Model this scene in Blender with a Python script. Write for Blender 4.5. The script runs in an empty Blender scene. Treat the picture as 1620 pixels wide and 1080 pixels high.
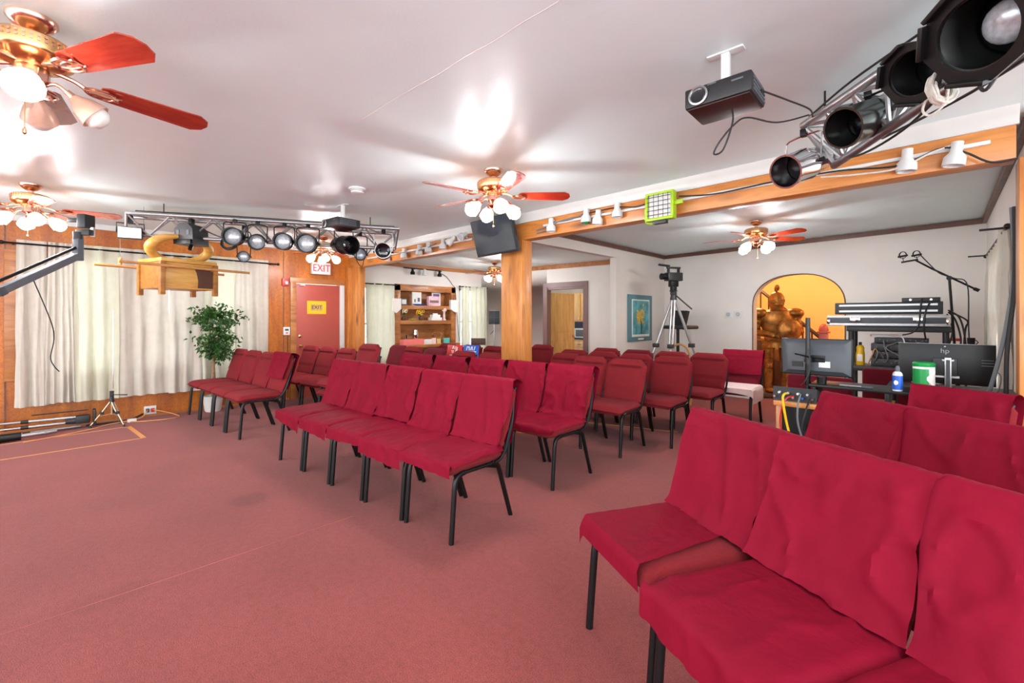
import bpy, bmesh, math, random
from mathutils import Vector, Matrix, noise
R = math.radians
PI = math.pi
scn = bpy.context.scene
COL = scn.collection

# ------------------------------------------------------------------ camera, world, exposure
H = 1.32
cam_d = bpy.data.cameras.new('camera')
cam = bpy.data.objects.new('camera', cam_d)
COL.objects.link(cam)
cam.location = (0, 0, H)
cam.rotation_euler = (R(90), 0, math.atan(680 / 704.6))
cam_d.sensor_width = 36
cam_d.lens = 704.6 / 1620 * 36
cam_d.shift_y = -37 / 1620
cam_d.clip_start = 0.05
scn.camera = cam

w = bpy.data.worlds.new('daylight')
scn.world = w
w.use_nodes = True
w.node_tree.nodes['Background'].inputs[0].default_value = (0.90, 0.97, 1.0, 1)
w.node_tree.nodes['Background'].inputs[1].default_value = 3.1
scn.view_settings.view_transform = 'Standard'
scn.view_settings.look = 'None'
scn.view_settings.gamma = 1
scn.view_settings.use_curve_mapping = False
scn.view_settings.exposure = 1.0
BULB = 122.0

# ------------------------------------------------------------------ materials
def s2l(c):
    return tuple((x / 12.92 if x <= 0.04045 else ((x + 0.055) / 1.055) ** 2.4) for x in c)
def rgb(r, g, b):
    return s2l((r / 255, g / 255, b / 255)) + (1,)
MATS = {}
def mat(name, col, rough=0.5, metal=0.0, var=0.12, scale=20, bump=0.0, bscale=None, spec=0.5, coat=0, trans=0, sheen=0, stretch=None, detail=3):
    """principled surface whose colour is varied by noise in object space"""
    m = bpy.data.materials.new(name); m.use_nodes = True
    n = m.node_tree.nodes; l = m.node_tree.links
    b = n['Principled BSDF']
    b.inputs['Roughness'].default_value = rough
    b.inputs['Metallic'].default_value = metal
    b.inputs['Specular IOR Level'].default_value = spec
    b.inputs['Coat Weight'].default_value = coat
    b.inputs['Sheen Weight'].default_value = sheen
    tc = n.new('ShaderNodeTexCoord'); mp = n.new('ShaderNodeMapping')
    l.new(tc.outputs['Object'], mp.inputs[0])
    if stretch: mp.inputs['Scale'].default_value = stretch
    nz = n.new('ShaderNodeTexNoise'); nz.inputs['Scale'].default_value = scale; nz.inputs['Detail'].default_value = detail
    l.new(mp.outputs[0], nz.inputs[0])
    rp = n.new('ShaderNodeValToRGB')
    c = Vector(col[:3])
    rp.color_ramp.elements[0].position = 0.3; rp.color_ramp.elements[1].position = 0.7
    rp.color_ramp.elements[0].color = tuple(c * (1 - var)) + (1,)
    rp.color_ramp.elements[1].color = tuple(min(1, x * (1 + var)) for x in c) + (1,)
    l.new(nz.outputs[0], rp.inputs[0]); l.new(rp.outputs[0], b.inputs['Base Color'])
    if bump:
        n2 = n.new('ShaderNodeTexNoise'); n2.inputs['Scale'].default_value = bscale or scale * 4; n2.inputs['Detail'].default_value = 3
        l.new(mp.outputs[0], n2.inputs[0])
        bp = n.new('ShaderNodeBump'); bp.inputs['Strength'].default_value = min(1, bump); bp.inputs['Distance'].default_value = 0.01
        l.new(n2.outputs[0], bp.inputs['Height']); l.new(bp.outputs[0], b.inputs['Normal'])
    if trans:
        out = n['Material Output']; tr = n.new('ShaderNodeBsdfTranslucent'); mx = n.new('ShaderNodeMixShader')
        l.new(rp.outputs[0], tr.inputs[0]); mx.inputs[0].default_value = trans
        l.new(b.outputs[0], mx.inputs[1]); l.new(tr.outputs[0], mx.inputs[2]); l.new(mx.outputs[0], out.inputs[0])
    MATS[name] = m
    return m
def wood(name, c1, c2, axis='z', rough=0.35, scale=6, knots=None, coat=0.2):
    m = bpy.data.materials.new(name); m.use_nodes = True
    n = m.node_tree.nodes; l = m.node_tree.links; b = n['Principled BSDF']
    b.inputs['Roughness'].default_value = rough; b.inputs['Coat Weight'].default_value = coat
    b.inputs['Coat Roughness'].default_value = 0.2
    tc = n.new('ShaderNodeTexCoord'); mp = n.new('ShaderNodeMapping'); l.new(tc.outputs['Object'], mp.inputs[0])
    st = {'x': (0.12, 1, 1), 'y': (1, 0.12, 1), 'z': (1, 1, 0.12)}[axis]
    mp.inputs['Scale'].default_value = st
    a = n.new('ShaderNodeTexNoise'); a.inputs['Scale'].default_value = scale * 2.2; a.inputs['Detail'].default_value = 6; a.inputs['Distortion'].default_value = 0.8
    l.new(mp.outputs[0], a.inputs[0])
    wv = n.new('ShaderNodeTexNoise'); wv.inputs['Scale'].default_value = scale * 12; wv.inputs['Detail'].default_value = 2
    l.new(mp.outputs[0], wv.inputs[0])
    mx = n.new('ShaderNodeMath'); mx.operation = 'MULTIPLY_ADD'; mx.inputs[1].default_value = 0.35
    l.new(wv.outputs[0], mx.inputs[0]); l.new(a.outputs[0], mx.inputs[2])
    rp = n.new('ShaderNodeValToRGB'); e = rp.color_ramp.elements
    e[0].position = 0.5; e[0].color = c1; e[1].position = 0.85; e[1].color = c2
    l.new(mx.outputs[0], rp.inputs[0])
    if knots:
        vp = n.new('ShaderNodeMapping'); l.new(tc.outputs['Object'], vp.inputs[0])
        vp.inputs['Scale'].default_value = {'x': (1.4, 5, 5), 'y': (5, 1.4, 5), 'z': (5, 5, 1.6)}[axis]
        v = n.new('ShaderNodeTexVoronoi'); v.inputs['Scale'].default_value = 1.0; l.new(vp.outputs[0], v.inputs[0])
        kr = n.new('ShaderNodeValToRGB'); kr.color_ramp.elements[0].position = 0.05; kr.color_ramp.elements[1].position = 0.24
        kr.color_ramp.elements[0].color = (1, 1, 1, 1); kr.color_ramp.elements[1].color = (0, 0, 0, 1)
        l.new(v.outputs['Distance'], kr.inputs[0])
        mc = n.new('ShaderNodeMixRGB'); l.new(kr.outputs[0], mc.inputs[0]); l.new(rp.outputs[0], mc.inputs[1]); mc.inputs[2].default_value = knots
        l.new(mc.outputs[0], b.inputs['Base Color'])
    else:
        l.new(rp.outputs[0], b.inputs['Base Color'])
    MATS[name] = m
    return m
def emis(name, col, strength):
    m = bpy.data.materials.new(name); m.use_nodes = True
    n = m.node_tree.nodes; l = m.node_tree.links; b = n['Principled BSDF']
    b.inputs['Base Color'].default_value = col; b.inputs['Emission Color'].default_value = col
    b.inputs['Emission Strength'].default_value = strength
    MATS[name] = m
    return m
def thin_glass(name):
    m = bpy.data.materials.new(name); m.use_nodes = True
    n = m.node_tree.nodes; l = m.node_tree.links
    t = n.new('ShaderNodeBsdfTransparent'); g = n.new('ShaderNodeBsdfGlossy'); g.inputs['Roughness'].default_value = 0.02
    fr = n.new('ShaderNodeFresnel'); mx = n.new('ShaderNodeMixShader')
    l.new(fr.outputs[0], mx.inputs[0]); l.new(t.outputs[0], mx.inputs[1]); l.new(g.outputs[0], mx.inputs[2])
    l.new(mx.outputs[0], n['Material Output'].inputs[0]); MATS[name] = m
    return m

def ceiling_mat():
    m = mat('ceiling_paint', rgb(226, 244, 246), 0.34, 0, 0.03, 1.2, 0.0, spec=0.25)
    n = m.node_tree.nodes; l = m.node_tree.links; b = n['Principled BSDF']
    tc = n.new('ShaderNodeTexCoord')
    # hand-rolled paint: fine stipple and broad waves
    a = n.new('ShaderNodeTexNoise'); a.inputs['Scale'].default_value = 60; a.inputs['Detail'].default_value = 4
    c = n.new('ShaderNodeTexNoise'); c.inputs['Scale'].default_value = 3.0
    l.new(tc.outputs['Object'], a.inputs[0]); l.new(tc.outputs['Object'], c.inputs[0])
    b1 = n.new('ShaderNodeBump'); b1.inputs['Strength'].default_value = 0.10; b1.inputs['Distance'].default_value = 0.006
    b2 = n.new('ShaderNodeBump'); b2.inputs['Strength'].default_value = 0.25; b2.inputs['Distance'].default_value = 0.03
    l.new(a.outputs[0], b1.inputs['Height']); l.new(c.outputs[0], b2.inputs['Height']); l.new(b2.outputs[0], b1.inputs['Normal'])
    l.new(b1.outputs[0], b.inputs['Normal'])
    return m
def carpet_mat():
    m = bpy.data.materials.new('carpet_pile'); m.use_nodes = True
    n = m.node_tree.nodes; l = m.node_tree.links; b = n['Principled BSDF']
    b.inputs['Roughness'].default_value = 0.95; b.inputs['Specular IOR Level'].default_value = 0.1; b.inputs['Sheen Weight'].default_value = 0.15
    tc = n.new('ShaderNodeTexCoord')
    a = n.new('ShaderNodeTexNoise'); a.inputs['Scale'].default_value = 210; a.inputs['Detail'].default_value = 4
    c = n.new('ShaderNodeTexNoise'); c.inputs['Scale'].default_value = 1.6; c.inputs['Detail'].default_value = 5
    k = n.new('ShaderNodeTexNoise'); k.inputs['Scale'].default_value = 34; k.inputs['Detail'].default_value = 4
    for x in (a, c, k): l.new(tc.outputs['Object'], x.inputs[0])
    r1 = n.new('ShaderNodeValToRGB'); r1.color_ramp.elements[0].position = 0.3; r1.color_ramp.elements[1].position = 0.72
    r1.color_ramp.elements[0].color = rgb(122, 50, 48); r1.color_ramp.elements[1].color = rgb(172, 86, 80)
    l.new(a.outputs[0], r1.inputs[0])
    r2 = n.new('ShaderNodeValToRGB'); r2.color_ramp.elements[0].position = 0.35; r2.color_ramp.elements[1].position = 0.65
    r2.color_ramp.elements[0].color = (0.86, 0.84, 0.84, 1); r2.color_ramp.elements[1].color = (1, 1, 1, 1)
    l.new(c.outputs[0], r2.inputs[0])
    r3 = n.new('ShaderNodeValToRGB'); r3.color_ramp.elements[0].position = 0.3; r3.color_ramp.elements[1].position = 0.6
    r3.color_ramp.elements[0].color = (0.84, 0.84, 0.84, 1); r3.color_ramp.elements[1].color = (1, 1, 1, 1)
    l.new(k.outputs[0], r3.inputs[0])
    m1 = n.new('ShaderNodeMixRGB'); m1.blend_type = 'MULTIPLY'; m1.inputs[0].default_value = 1
    m2 = n.new('ShaderNodeMixRGB'); m2.blend_type = 'MULTIPLY'; m2.inputs[0].default_value = 1
    l.new(r1.outputs[0], m1.inputs[1]); l.new(r2.outputs[0], m1.inputs[2]); l.new(m1.outputs[0], m2.inputs[1]); l.new(r3.outputs[0], m2.inputs[2])
    last = m2.outputs[0]
    for (sx, sy, rx, ry, k) in ((-3.63, 1.0, 0.16, 0.16, 0.78), (-2.84, 0.19, 0.12, 0.2, 0.88)):     # spilt-drink stains
        mp = n.new('ShaderNodeMapping'); mp.inputs['Location'].default_value = (-sx / rx, -sy / ry, 0); mp.inputs['Scale'].default_value = (1 / rx, 1 / ry, 0)
        l.new(tc.outputs['Object'], mp.inputs[0])
        ln = n.new('ShaderNodeVectorMath'); ln.operation = 'LENGTH'; l.new(mp.outputs[0], ln.inputs[0])
        rr = n.new('ShaderNodeValToRGB'); rr.color_ramp.elements[0].position = 0.55; rr.color_ramp.elements[1].position = 1.0
        rr.color_ramp.elements[0].color = (k, k, k, 1); rr.color_ramp.elements[1].color = (1, 1, 1, 1); l.new(ln.outputs['Value'], rr.inputs[0])
        mm = n.new('ShaderNodeMixRGB'); mm.blend_type = 'MULTIPLY'; mm.inputs[0].default_value = 1; l.new(last, mm.inputs[1]); l.new(rr.outputs[0], mm.inputs[2]); last = mm.outputs[0]
    l.new(last, b.inputs['Base Color'])
    bp = n.new('ShaderNodeBump'); bp.inputs['Strength'].default_value = 0.5; bp.inputs['Distance'].default_value = 0.006
    l.new(a.outputs[0], bp.inputs['Height']); l.new(bp.outputs[0], b.inputs['Normal'])
    MATS['carpet'] = m
    return m
def veneer_mat():
    m = wood('wood_veneer', rgb(160, 82, 16), rgb(200, 116, 26), 'z', 0.45, 2.2, None, 0.12)
    n = m.node_tree.nodes; l = m.node_tree.links; b = n['Principled BSDF']
    tc = n.new('ShaderNodeTexCoord'); v = n.new('ShaderNodeTexNoise'); v.inputs['Scale'].default_value = 34; v.inputs['Detail'].default_value = 5; v.inputs['Distortion'].default_value = 1.5
    l.new(tc.outputs['Object'], v.inputs[0])
    rp = n.new('ShaderNodeValToRGB'); rp.color_ramp.elements[0].position = 0.35; rp.color_ramp.elements[1].position = 0.6
    rp.color_ramp.elements[0].color = (0.72, 0.66, 0.6, 1); rp.color_ramp.elements[1].color = (1, 1, 1, 1)
    l.new(v.outputs[0], rp.inputs[0])
    src = b.inputs['Base Color'].links[0].from_socket
    mx = n.new('ShaderNodeMixRGB'); mx.blend_type = 'MULTIPLY'; mx.inputs[0].default_value = 1
    l.new(src, mx.inputs[1]); l.new(rp.outputs[0], mx.inputs[2]); l.new(mx.outputs[0], b.inputs['Base Color'])
    return m

CEIL = ceiling_mat(); CARPET = carpet_mat(); VENEER = veneer_mat()
WALLW = mat('white_wall_paint', rgb(226, 220, 213), 0.6, 0, 0.045, 1.6, 0.15, 60, detail=5)
WHITE = mat('white_gloss_paint', rgb(208, 208, 204), 0.35, 0, 0.02, 8)
PINE = wood('pine_beam', rgb(178, 104, 42), rgb(212, 140, 68), 'x', 0.4, 5, rgb(110, 56, 20))
PINEV = wood('pine_post', rgb(176, 104, 44), rgb(210, 142, 74), 'z', 0.4, 5, rgb(100, 50, 20))
OAKTRIM = wood('oak_trim', rgb(146, 88, 44), rgb(186, 122, 66), 'y', 0.4, 6)
DKTRIM = wood('dark_trim', rgb(84, 52, 42), rgb(112, 74, 60), 'x', 0.5, 6)
PURTRIM = mat('mauve_trim_paint', rgb(122, 92, 90), 0.45, 0, 0.06, 6)
REDDOOR = mat('red_door_paint', rgb(172, 78, 66), 0.42, 0, 0.05, 2)
KWOOD = wood('kitchen_oak', rgb(204, 158, 96), rgb(230, 188, 124), 'z', 0.4, 6)
BCASE = wood('bookcase_oak', rgb(150, 92, 46), rgb(190, 124, 68), 'y', 0.45, 6, rgb(110, 62, 30))
UPH = mat('burgundy_upholstery', rgb(132, 38, 44), 0.85, 0, 0.08, 220, 0.35, 500, spec=0.08, sheen=0.03)
UPHD = mat('crimson_upholstery', rgb(108, 14, 32), 0.85, 0, 0.08, 220, 0.35, 500, spec=0.2, sheen=0.1)
CLOTH = mat('crimson_cover_cloth', rgb(126, 9, 37), 0.7, 0, 0.08, 5, 0.45, 18, spec=0.12, sheen=0.0)
BLK = mat('black_metal', rgb(14, 13, 14), 0.38, 0, 0.1, 30, spec=0.35)
BLKP = mat('black_plastic', rgb(34, 34, 36), 0.45, 0, 0.1, 30)
DKGREY = mat('dark_grey_plastic', rgb(70, 74, 80), 0.45, 0, 0.06, 20)
BRONZEP = mat('brown_projector_base', rgb(52, 26, 24), 0.3, 0, 0.08, 20)
ALU = mat('aluminium', rgb(176, 176, 178), 0.38, 0.9, 0.06, 30)
CHROME = mat('chrome', rgb(225, 225, 226), 0.08, 1, 0.03, 10)
DKCHROME = mat('smoked_metal', rgb(96, 100, 98), 0.2, 0.9, 0.1, 14)
COPPER = mat('polished_copper', rgb(232, 186, 166), 0.2, 1, 0.08, 40)
BRASS = mat('brass', rgb(222, 176, 120), 0.25, 1, 0.08, 30)
BLADE = wood('cherry_fan_blade', rgb(140, 34, 20), rgb(176, 58, 36), 'x', 0.12, 7, None, 0.8)
GREY = mat('grey_painted_metal', rgb(92, 98, 106), 0.6, 0, 0.06, 20)
LIME = mat('lime_plastic', rgb(160, 196, 20), 0.4, 0, 0.05, 10)
PLASTW = mat('white_plastic', rgb(218, 219, 218), 0.35, 0, 0.02, 10)
CURT = mat('cream_curtain', rgb(208, 201, 188), 0.8, 0, 0.04, 12, 0.2, 180, trans=0.17, sheen=0.1)
CURTS = mat('sheer_curtain', rgb(214, 213, 192), 0.8, 0, 0.03, 12, 0.1, 180, trans=0.25)
ARKW = wood('carved_ark_wood', rgb(196, 142, 62), rgb(222, 172, 88), 'x', 0.45, 8)
ARKD = wood('ark_side_wood', rgb(150, 96, 38), rgb(182, 124, 56), 'x', 0.5, 8)
LENS = mat('lens_glass', rgb(196, 200, 206), 0.22, 0.25, 0.25, 60)
LENSD = mat('dark_lens', rgb(12, 14, 20), 0.06, 0, 0.2, 30, coat=0.6)
SCREEN = mat('dark_screen', rgb(60, 66, 74), 0.12, 0, 0.08, 3, coat=0.5)
LEAF = mat('ficus_leaf', rgb(50, 96, 34), 0.45, 0, 0.45, 9, trans=0.25)
BARK = mat('bark', rgb(140, 112, 84), 0.8, 0, 0.25, 30, 0.5, 60)
POTM = mat('white_pot', rgb(224, 222, 216), 0.5, 0, 0.04, 8)
GLASS = thin_glass('window_glass')
BULBM = emis('lit_frosted_glass', (0.97, 0.98, 1.0, 1), BULB)
SHADEM = mat('peach_glass_shade', rgb(232, 206, 190), 0.2, 0.1, 0.08, 30, trans=0.5)
ARMOR = mat('bronze_armour', rgb(146, 94, 38), 0.42, 0.7, 0.5, 12, 0.4, 40)
WARMW = mat('warm_plaster', rgb(244, 190, 112), 0.6, 0, 0.03, 3)
TAPE = mat('masking_tape', rgb(222, 150, 88), 0.6, 0, 0.06, 10)
CABLEB = mat('black_cable', rgb(30, 30, 32), 0.5, 0, 0.05, 10)
CABLEG = mat('grey_cable', rgb(110, 116, 120), 0.5, 0, 0.05, 10)
YEL = mat('yellow_plastic', rgb(236, 190, 20), 0.4, 0, 0.05, 10)
REDP = mat('red_paint', rgb(206, 34, 40), 0.4, 0, 0.05, 10)
BLUEP = mat('blue_print', rgb(28, 92, 196), 0.4, 0, 0.06, 10)
GREENP = mat('green_print', rgb(10, 150, 70), 0.4, 0, 0.06, 10)
PINKP = mat('pink_cloth', rgb(240, 128, 122), 0.7, 0, 0.04, 10)
TEALP = mat('teal_print', rgb(96, 196, 186), 0.5, 0, 0.1, 20)
PAPER = mat('white_paper', rgb(238, 236, 230), 0.7, 0, 0.02, 10)
LINEN = mat('pale_pink_cloth', rgb(240, 212, 206), 0.8, 0, 0.04, 20, 0.3, 90)
WSTRAW = mat('tan_wood', rgb(206, 150, 90), 0.5, 0, 0.1, 20)
ROPE = mat('white_rope', rgb(214, 210, 200), 0.8, 0, 0.1, 60, 0.5, 200)
BRICKR = mat('brown_wood_dark', rgb(84, 50, 34), 0.5, 0, 0.1, 12)

# ------------------------------------------------------------------ mesh builder
def look(d, up=(0, 0, 1)):
    """matrix whose local +Z points along d"""
    d = Vector(d).normalized(); up = Vector(up)
    if abs(d.dot(up)) > 0.995: up = Vector((0, 1, 0))
    x = up.cross(d).normalized(); y = d.cross(x)
    return Matrix((x, y, d)).transposed().to_4x4()
class B:
    def __init__(s): s.v = []; s.f = []; s.sm = []
    def add(s, vs, fs, smooth=False):
        o = len(s.v); s.v += [tuple(v) for v in vs]
        for f in fs: s.f.append(tuple(o + i for i in f)); s.sm.append(smooth)
        return s
    def bm(s, bm, smooth=False, M=None):
        if M is not None: bm.transform(M)
        bm.verts.index_update()
        s.add([v.co[:] for v in bm.verts], [[v.index for v in f.verts] for f in bm.faces], smooth); bm.free(); return s
    def box(s, c, d, bev=0, M=None, rz=0, seg=2, smooth=None):
        bm = bmesh.new(); bmesh.ops.create_cube(bm, size=1)
        bmesh.ops.scale(bm, vec=Vector(d), verts=bm.verts)
        if bev: bmesh.ops.bevel(bm, geom=bm.edges[:], offset=min(bev, min(d) * 0.49), segments=seg, affect='EDGES', profile=0.6)
        T = Matrix.Translation(c) @ (M if M is not None else Matrix.Rotation(rz, 4, 'Z'))
        return s.bm(bm, bool(bev) if smooth is None else smooth, T)
    def cyl(s, p0, p1, r, r2=None, n=14, caps=True, smooth=True):
        p0 = Vector(p0); p1 = Vector(p1); r2 = r if r2 is None else r2
        M = look(p1 - p0); vs = []
        for p, rr in ((p0, r), (p1, r2)):
            for i in range(n):
                a = 2 * PI * i / n; vs.append(p + M.to_3x3() @ Vector((rr * math.cos(a), rr * math.sin(a), 0)))
        fs = [(i, (i + 1) % n, n + (i + 1) % n, n + i) for i in range(n)]
        s.add(vs, fs, smooth)
        if caps: s.add(vs, [tuple(range(n - 1, -1, -1)), tuple(range(n, 2 * n))])
        return s
    def tube(s, pts, r, n=8, sub=0, closed=False):
        pts = [Vector(p) for p in pts]
        if sub: pts = smooth_path(pts, sub)
        m = len(pts); vs = []; prev = None
        for i, p in enumerate(pts):
            if closed: d = pts[(i + 1) % m] - pts[i - 1]
            else: d = (pts[min(i + 1, m - 1)] - pts[max(i - 1, 0)])
            if d.length < 1e-9: d = Vector((0, 0, 1))
            d.normalize()
            if prev is None:
                u = Vector((0, 0, 1)) if abs(d.z) < 0.9 else Vector((1, 0, 0))
                x = u.cross(d).normalized()
            else:
                x = (prev - d * prev.dot(d)); x = x.normalized() if x.length > 1e-6 else prev
            prev = x; y = d.cross(x)
            rr = r[i] if isinstance(r, (list, tuple)) else r
            for k in range(n):
                a = 2 * PI * k / n; vs.append(p + x * rr * math.cos(a) + y * rr * math.sin(a))
        fs = []
        for i in range(m if closed else m - 1):
            j = (i + 1) % m
            for k in range(n): fs.append((i * n + k, i * n + (k + 1) % n, j * n + (k + 1) % n, j * n + k))
        if not closed: fs += [tuple(range(n - 1, -1, -1)), tuple((m - 1) * n + k for k in range(n))]
        return s.add(vs, fs, True)
    def lathe(s, prof, c=(0, 0, 0), M=None, n=20, smooth=True, caps=True):
        M = M or Matrix.Identity(4); c = Vector(c); vs = []
        for r, z in prof:
            for i in range(n):
                a = 2 * PI * i / n; vs.append(c + M.to_3x3() @ Vector((r * math.cos(a), r * math.sin(a), z)))
        fs = []
        for j in range(len(prof) - 1):
            for i in range(n): fs.append((j * n + i, j * n + (i + 1) % n, (j + 1) * n + (i + 1) % n, (j + 1) * n + i))
        s.add(vs, fs, smooth)
        if caps:
            s.add(vs[:n], [tuple(range(n - 1, -1, -1))]); s.add(vs[-n:], [tuple(range(n))])
        return s
    def ball(s, c, r, sc=(1, 1, 1), u=14, v=9, M=None):
        bm = bmesh.new(); bmesh.ops.create_uvsphere(bm, u_segments=u, v_segments=v, radius=r)
        bmesh.ops.scale(bm, vec=Vector(sc), verts=bm.verts)
        return s.bm(bm, True, Matrix.Translation(c) @ (M or Matrix.Identity(4)))
    def prism(s, poly, t, M=None, smooth=False):
        """poly: list of (x,y); extruded t along local z (centred)"""
        M = M or Matrix.Identity(4); n = len(poly)
        vs = [M @ Vector((x, y, -t / 2)) for x, y in poly] + [M @ Vector((x, y, t / 2)) for x, y in poly]
        fs = [tuple(range(n - 1, -1, -1)), tuple(range(n, 2 * n))] + [(i, (i + 1) % n, n + (i + 1) % n, n + i) for i in range(n)]
        return s.add(vs, fs, smooth)
    def grid(s, fn, nu, nv, smooth=True, wrap=False):
        vs = [fn(i / nu, j / nv) for j in range(nv + 1) for i in range(nu + 1)]
        fs = [(j * (nu + 1) + i, j * (nu + 1) + i + 1, (j + 1) * (nu + 1) + i + 1, (j + 1) * (nu + 1) + i) for j in range(nv) for i in range(nu)]
        return s.add(vs, fs, smooth)
    def mesh(s, name, m):
        me = bpy.data.meshes.new(name); me.from_pydata(s.v, [], s.f)
        me.polygons.foreach_set('use_smooth', s.sm)
        me.materials.append(m)
        bm = bmesh.new(); bm.from_mesh(me); bmesh.ops.remove_doubles(bm, verts=bm.verts, dist=1e-5)
        bmesh.ops.recalc_face_normals(bm, faces=bm.faces); bm.to_mesh(me); bm.free()
        try: me.set_sharp_from_angle(angle=R(42))
        except Exception: pass
        return me
    def obj(s, name, m, parent=None, label=None, cat=None, group=None, kind=None, loc=None, rot=None):
        return put(name, s.mesh(name, m), parent, label, cat, group, kind, loc, rot)
def put(name, data, parent=None, label=None, cat=None, group=None, kind=None, loc=None, rot=None):
    o = bpy.data.objects.new(name, data); COL.objects.link(o)
    if parent: o.parent = parent
    if loc is not None: o.location = loc
    if rot is not None: o.rotation_euler = rot
    if label: o['label'] = label
    if cat: o['category'] = cat
    if group: o['group'] = group
    if kind: o['kind'] = kind
    return o
def T(name, label, cat, loc=(0, 0, 0), rz=0, group=None, rot=None):
    return put(name, None, None, label, cat, group, None, loc, rot or (0, 0, rz))
def smooth_path(p, sub):
    out = []; n = len(p)
    for i in range(n - 1):
        a, b, c, d = p[max(i - 1, 0)], p[i], p[i + 1], p[min(i + 2, n - 1)]
        for k in range(sub):
            t = k / sub
            out.append(0.5 * ((2 * b) + (c - a) * t + (2 * a - 5 * b + 4 * c - d) * t * t + (3 * b - a - 3 * c + d) * t ** 3))
    out.append(p[-1]); return out
def text(body, size, m, parent, loc, rot, name='lettering', ext=0.001, align='CENTER', sx=1):
    c = bpy.data.curves.new(name, 'FONT'); c.body = body; c.size = size; c.extrude = ext; c.align_x = align; c.align_y = 'CENTER'
    c.materials.append(m)
    o = put('lettering_curve', c); bpy.context.view_layer.update()
    me = bpy.data.meshes.new_from_object(o.evaluated_get(bpy.context.evaluated_depsgraph_get())); bpy.data.objects.remove(o)
    me.name = name
    if not me.materials: me.materials.append(m)
    o = put(name, me, parent, loc=loc, rot=rot); o.scale = (sx, 1, 1); return o

# ------------------------------------------------------------------ room shell
CZ = 2.5
XL = -7.67
def S(name, b, m): return b.obj(name, m, kind='structure')
def wall_pieces(p0, p1, z0, z1, t, holes):
    """vertical wall from p0 to p1 (inner face on that line, body away to the left of p0->p1), with rectangular holes (u0,u1,za,zb)"""
    b = B(); p0 = Vector((p0[0], p0[1], 0)); p1 = Vector((p1[0], p1[1], 0)); L = (p1 - p0).length
    d = (p1 - p0).normalized(); nrm = Vector((-d.y, d.x, 0))
    us = sorted({0, L} | {h[0] for h in holes} | {h[1] for h in holes})
    zs = sorted({z0, z1} | {h[2] for h in holes} | {h[3] for h in holes})
    M = Matrix((d, nrm, Vector((0, 0, 1)))).transposed().to_4x4()
    for i in range(len(us) - 1):
        for j in range(len(zs) - 1):
            uc = (us[i] + us[i + 1]) / 2; zc = (zs[j] + zs[j + 1]) / 2
            if any(h[0] < uc < h[1] and h[2] < zc < h[3] for h in holes): continue
            b.box(p0 + d * uc + nrm * t / 2 + Vector((0, 0, zc)), (us[i + 1] - us[i], t, zs[j + 1] - zs[j]), M=M)
    return b

S('floor', B().box((-2.4, 2.6, -0.05), (11.0, 17.0, 0.1)), CARPET)
S('ceiling', B().box((-2.4, 2.0, CZ + 0.05), (11.0, 13.0, 0.1)), CEIL)
# rear-left room has a slightly lower ceiling
S('ceiling_rear_left', B().box((-5.78, 5.65, 2.46), (3.78, 3.7, 0.08)), CEIL)
# left wall, panelled in front of the beam, white behind it (runs from -y to +y with body at x < XL)
wl = wall_pieces((XL, -4), (XL, 3.76), 0, CZ, 0.12, [(4 - 0.05, 4.62, 0.62, 2.06), (4.78, 5.42, 0.62, 2.06), (5.58, 6.2, 0.62, 2.06), (6.81, 7.55, 0, 1.9)])
S('wall_left', wl, VENEER)
wl2 = wall_pieces((XL, 3.76), (XL, 7.08), 0, CZ, 0.12, [(0.23, 0.86, 0.5, 1.93), (0.9, 2.36, 0, 1.98), (2.5, 3.16, 0.5, 1.98)])
S('wall_left_rear', wl2, WALLW)
# kitchen-side wall
KA = Vector((XL, 7.08)); KB = Vector((-3.87, 7.40)); KD = (KB - KA).normalized()
DK0, DK1 = 1.72, 2.62
S('wall_kitchen', wall_pieces(KA, KB, 0, CZ, 0.12, [(DK0, DK1, 0, 1.95)]), WALLW)
# partition between the rear rooms, wide opening
pb = B()
pb.box((-3.845, 5.12, 2.4), (0.11, 2.47, 0.2)); pb.box((-3.845, 7.25, 1.25), (0.11, 1.8, 2.5))
S('wall_partition', pb, WALLW)
# rear wall with arch
BA = Vector((-3.9, 8.1, 0)); BB_ = Vector((0.45, 7.64, 0)); BD = (BB_ - BA).normalized(); BN = Vector((-BD.y, BD.x, 0))
BL = (BB_ - BA).length
def bu(x): return (x - BA.x) / BD.x
def bpt(u, z, off=0): return BA + BD * u + BN * off + Vector((0, 0, z))
AU0, AU1 = bu(-2.21), bu(-0.98)
AS, AT = 1.52, 1.985
arc = []
for i in range(25):
    q = -math.cos(PI * i / 24)
    arc.append(((AU0 + AU1) / 2 + (AU1 - AU0) / 2 * q, AS + (AT - AS) * (1 - abs(q) ** 2.4) ** (1 / 2.1)))
ab = B()
low = [(0, 0), (AU0, 0)] + arc + [(AU1, 0), (BL, 0)]
for off in (0, 0.16):
    for (u0, z0), (u1, z1) in zip(low[:-1], low[1:]):
        if u1 - u0 > 1e-6: ab.add([bpt(u0, z0, off), bpt(u1, z1, off), bpt(u1, CZ, off), bpt(u0, CZ, off)], [(0, 1, 2, 3)])
for (u0, z0), (u1, z1) in zip(low[:-1], low[1:]): ab.add([bpt(u0, z0, 0), bpt(u1, z1, 0), bpt(u1, z1, 0.16), bpt(u0, z0, 0.16)], [(0, 1, 2, 3)])
S('wall_back', ab, WALLW)
ar = B()
pts = [bpt(AU0, 0, -0.004)] + [bpt(u, z, -0.004) for u, z in arc] + [bpt(AU1, 0, -0.004)]
ar.tube(pts, 0.008, 6)
S('trim_arch', ar, DKTRIM)
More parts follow.
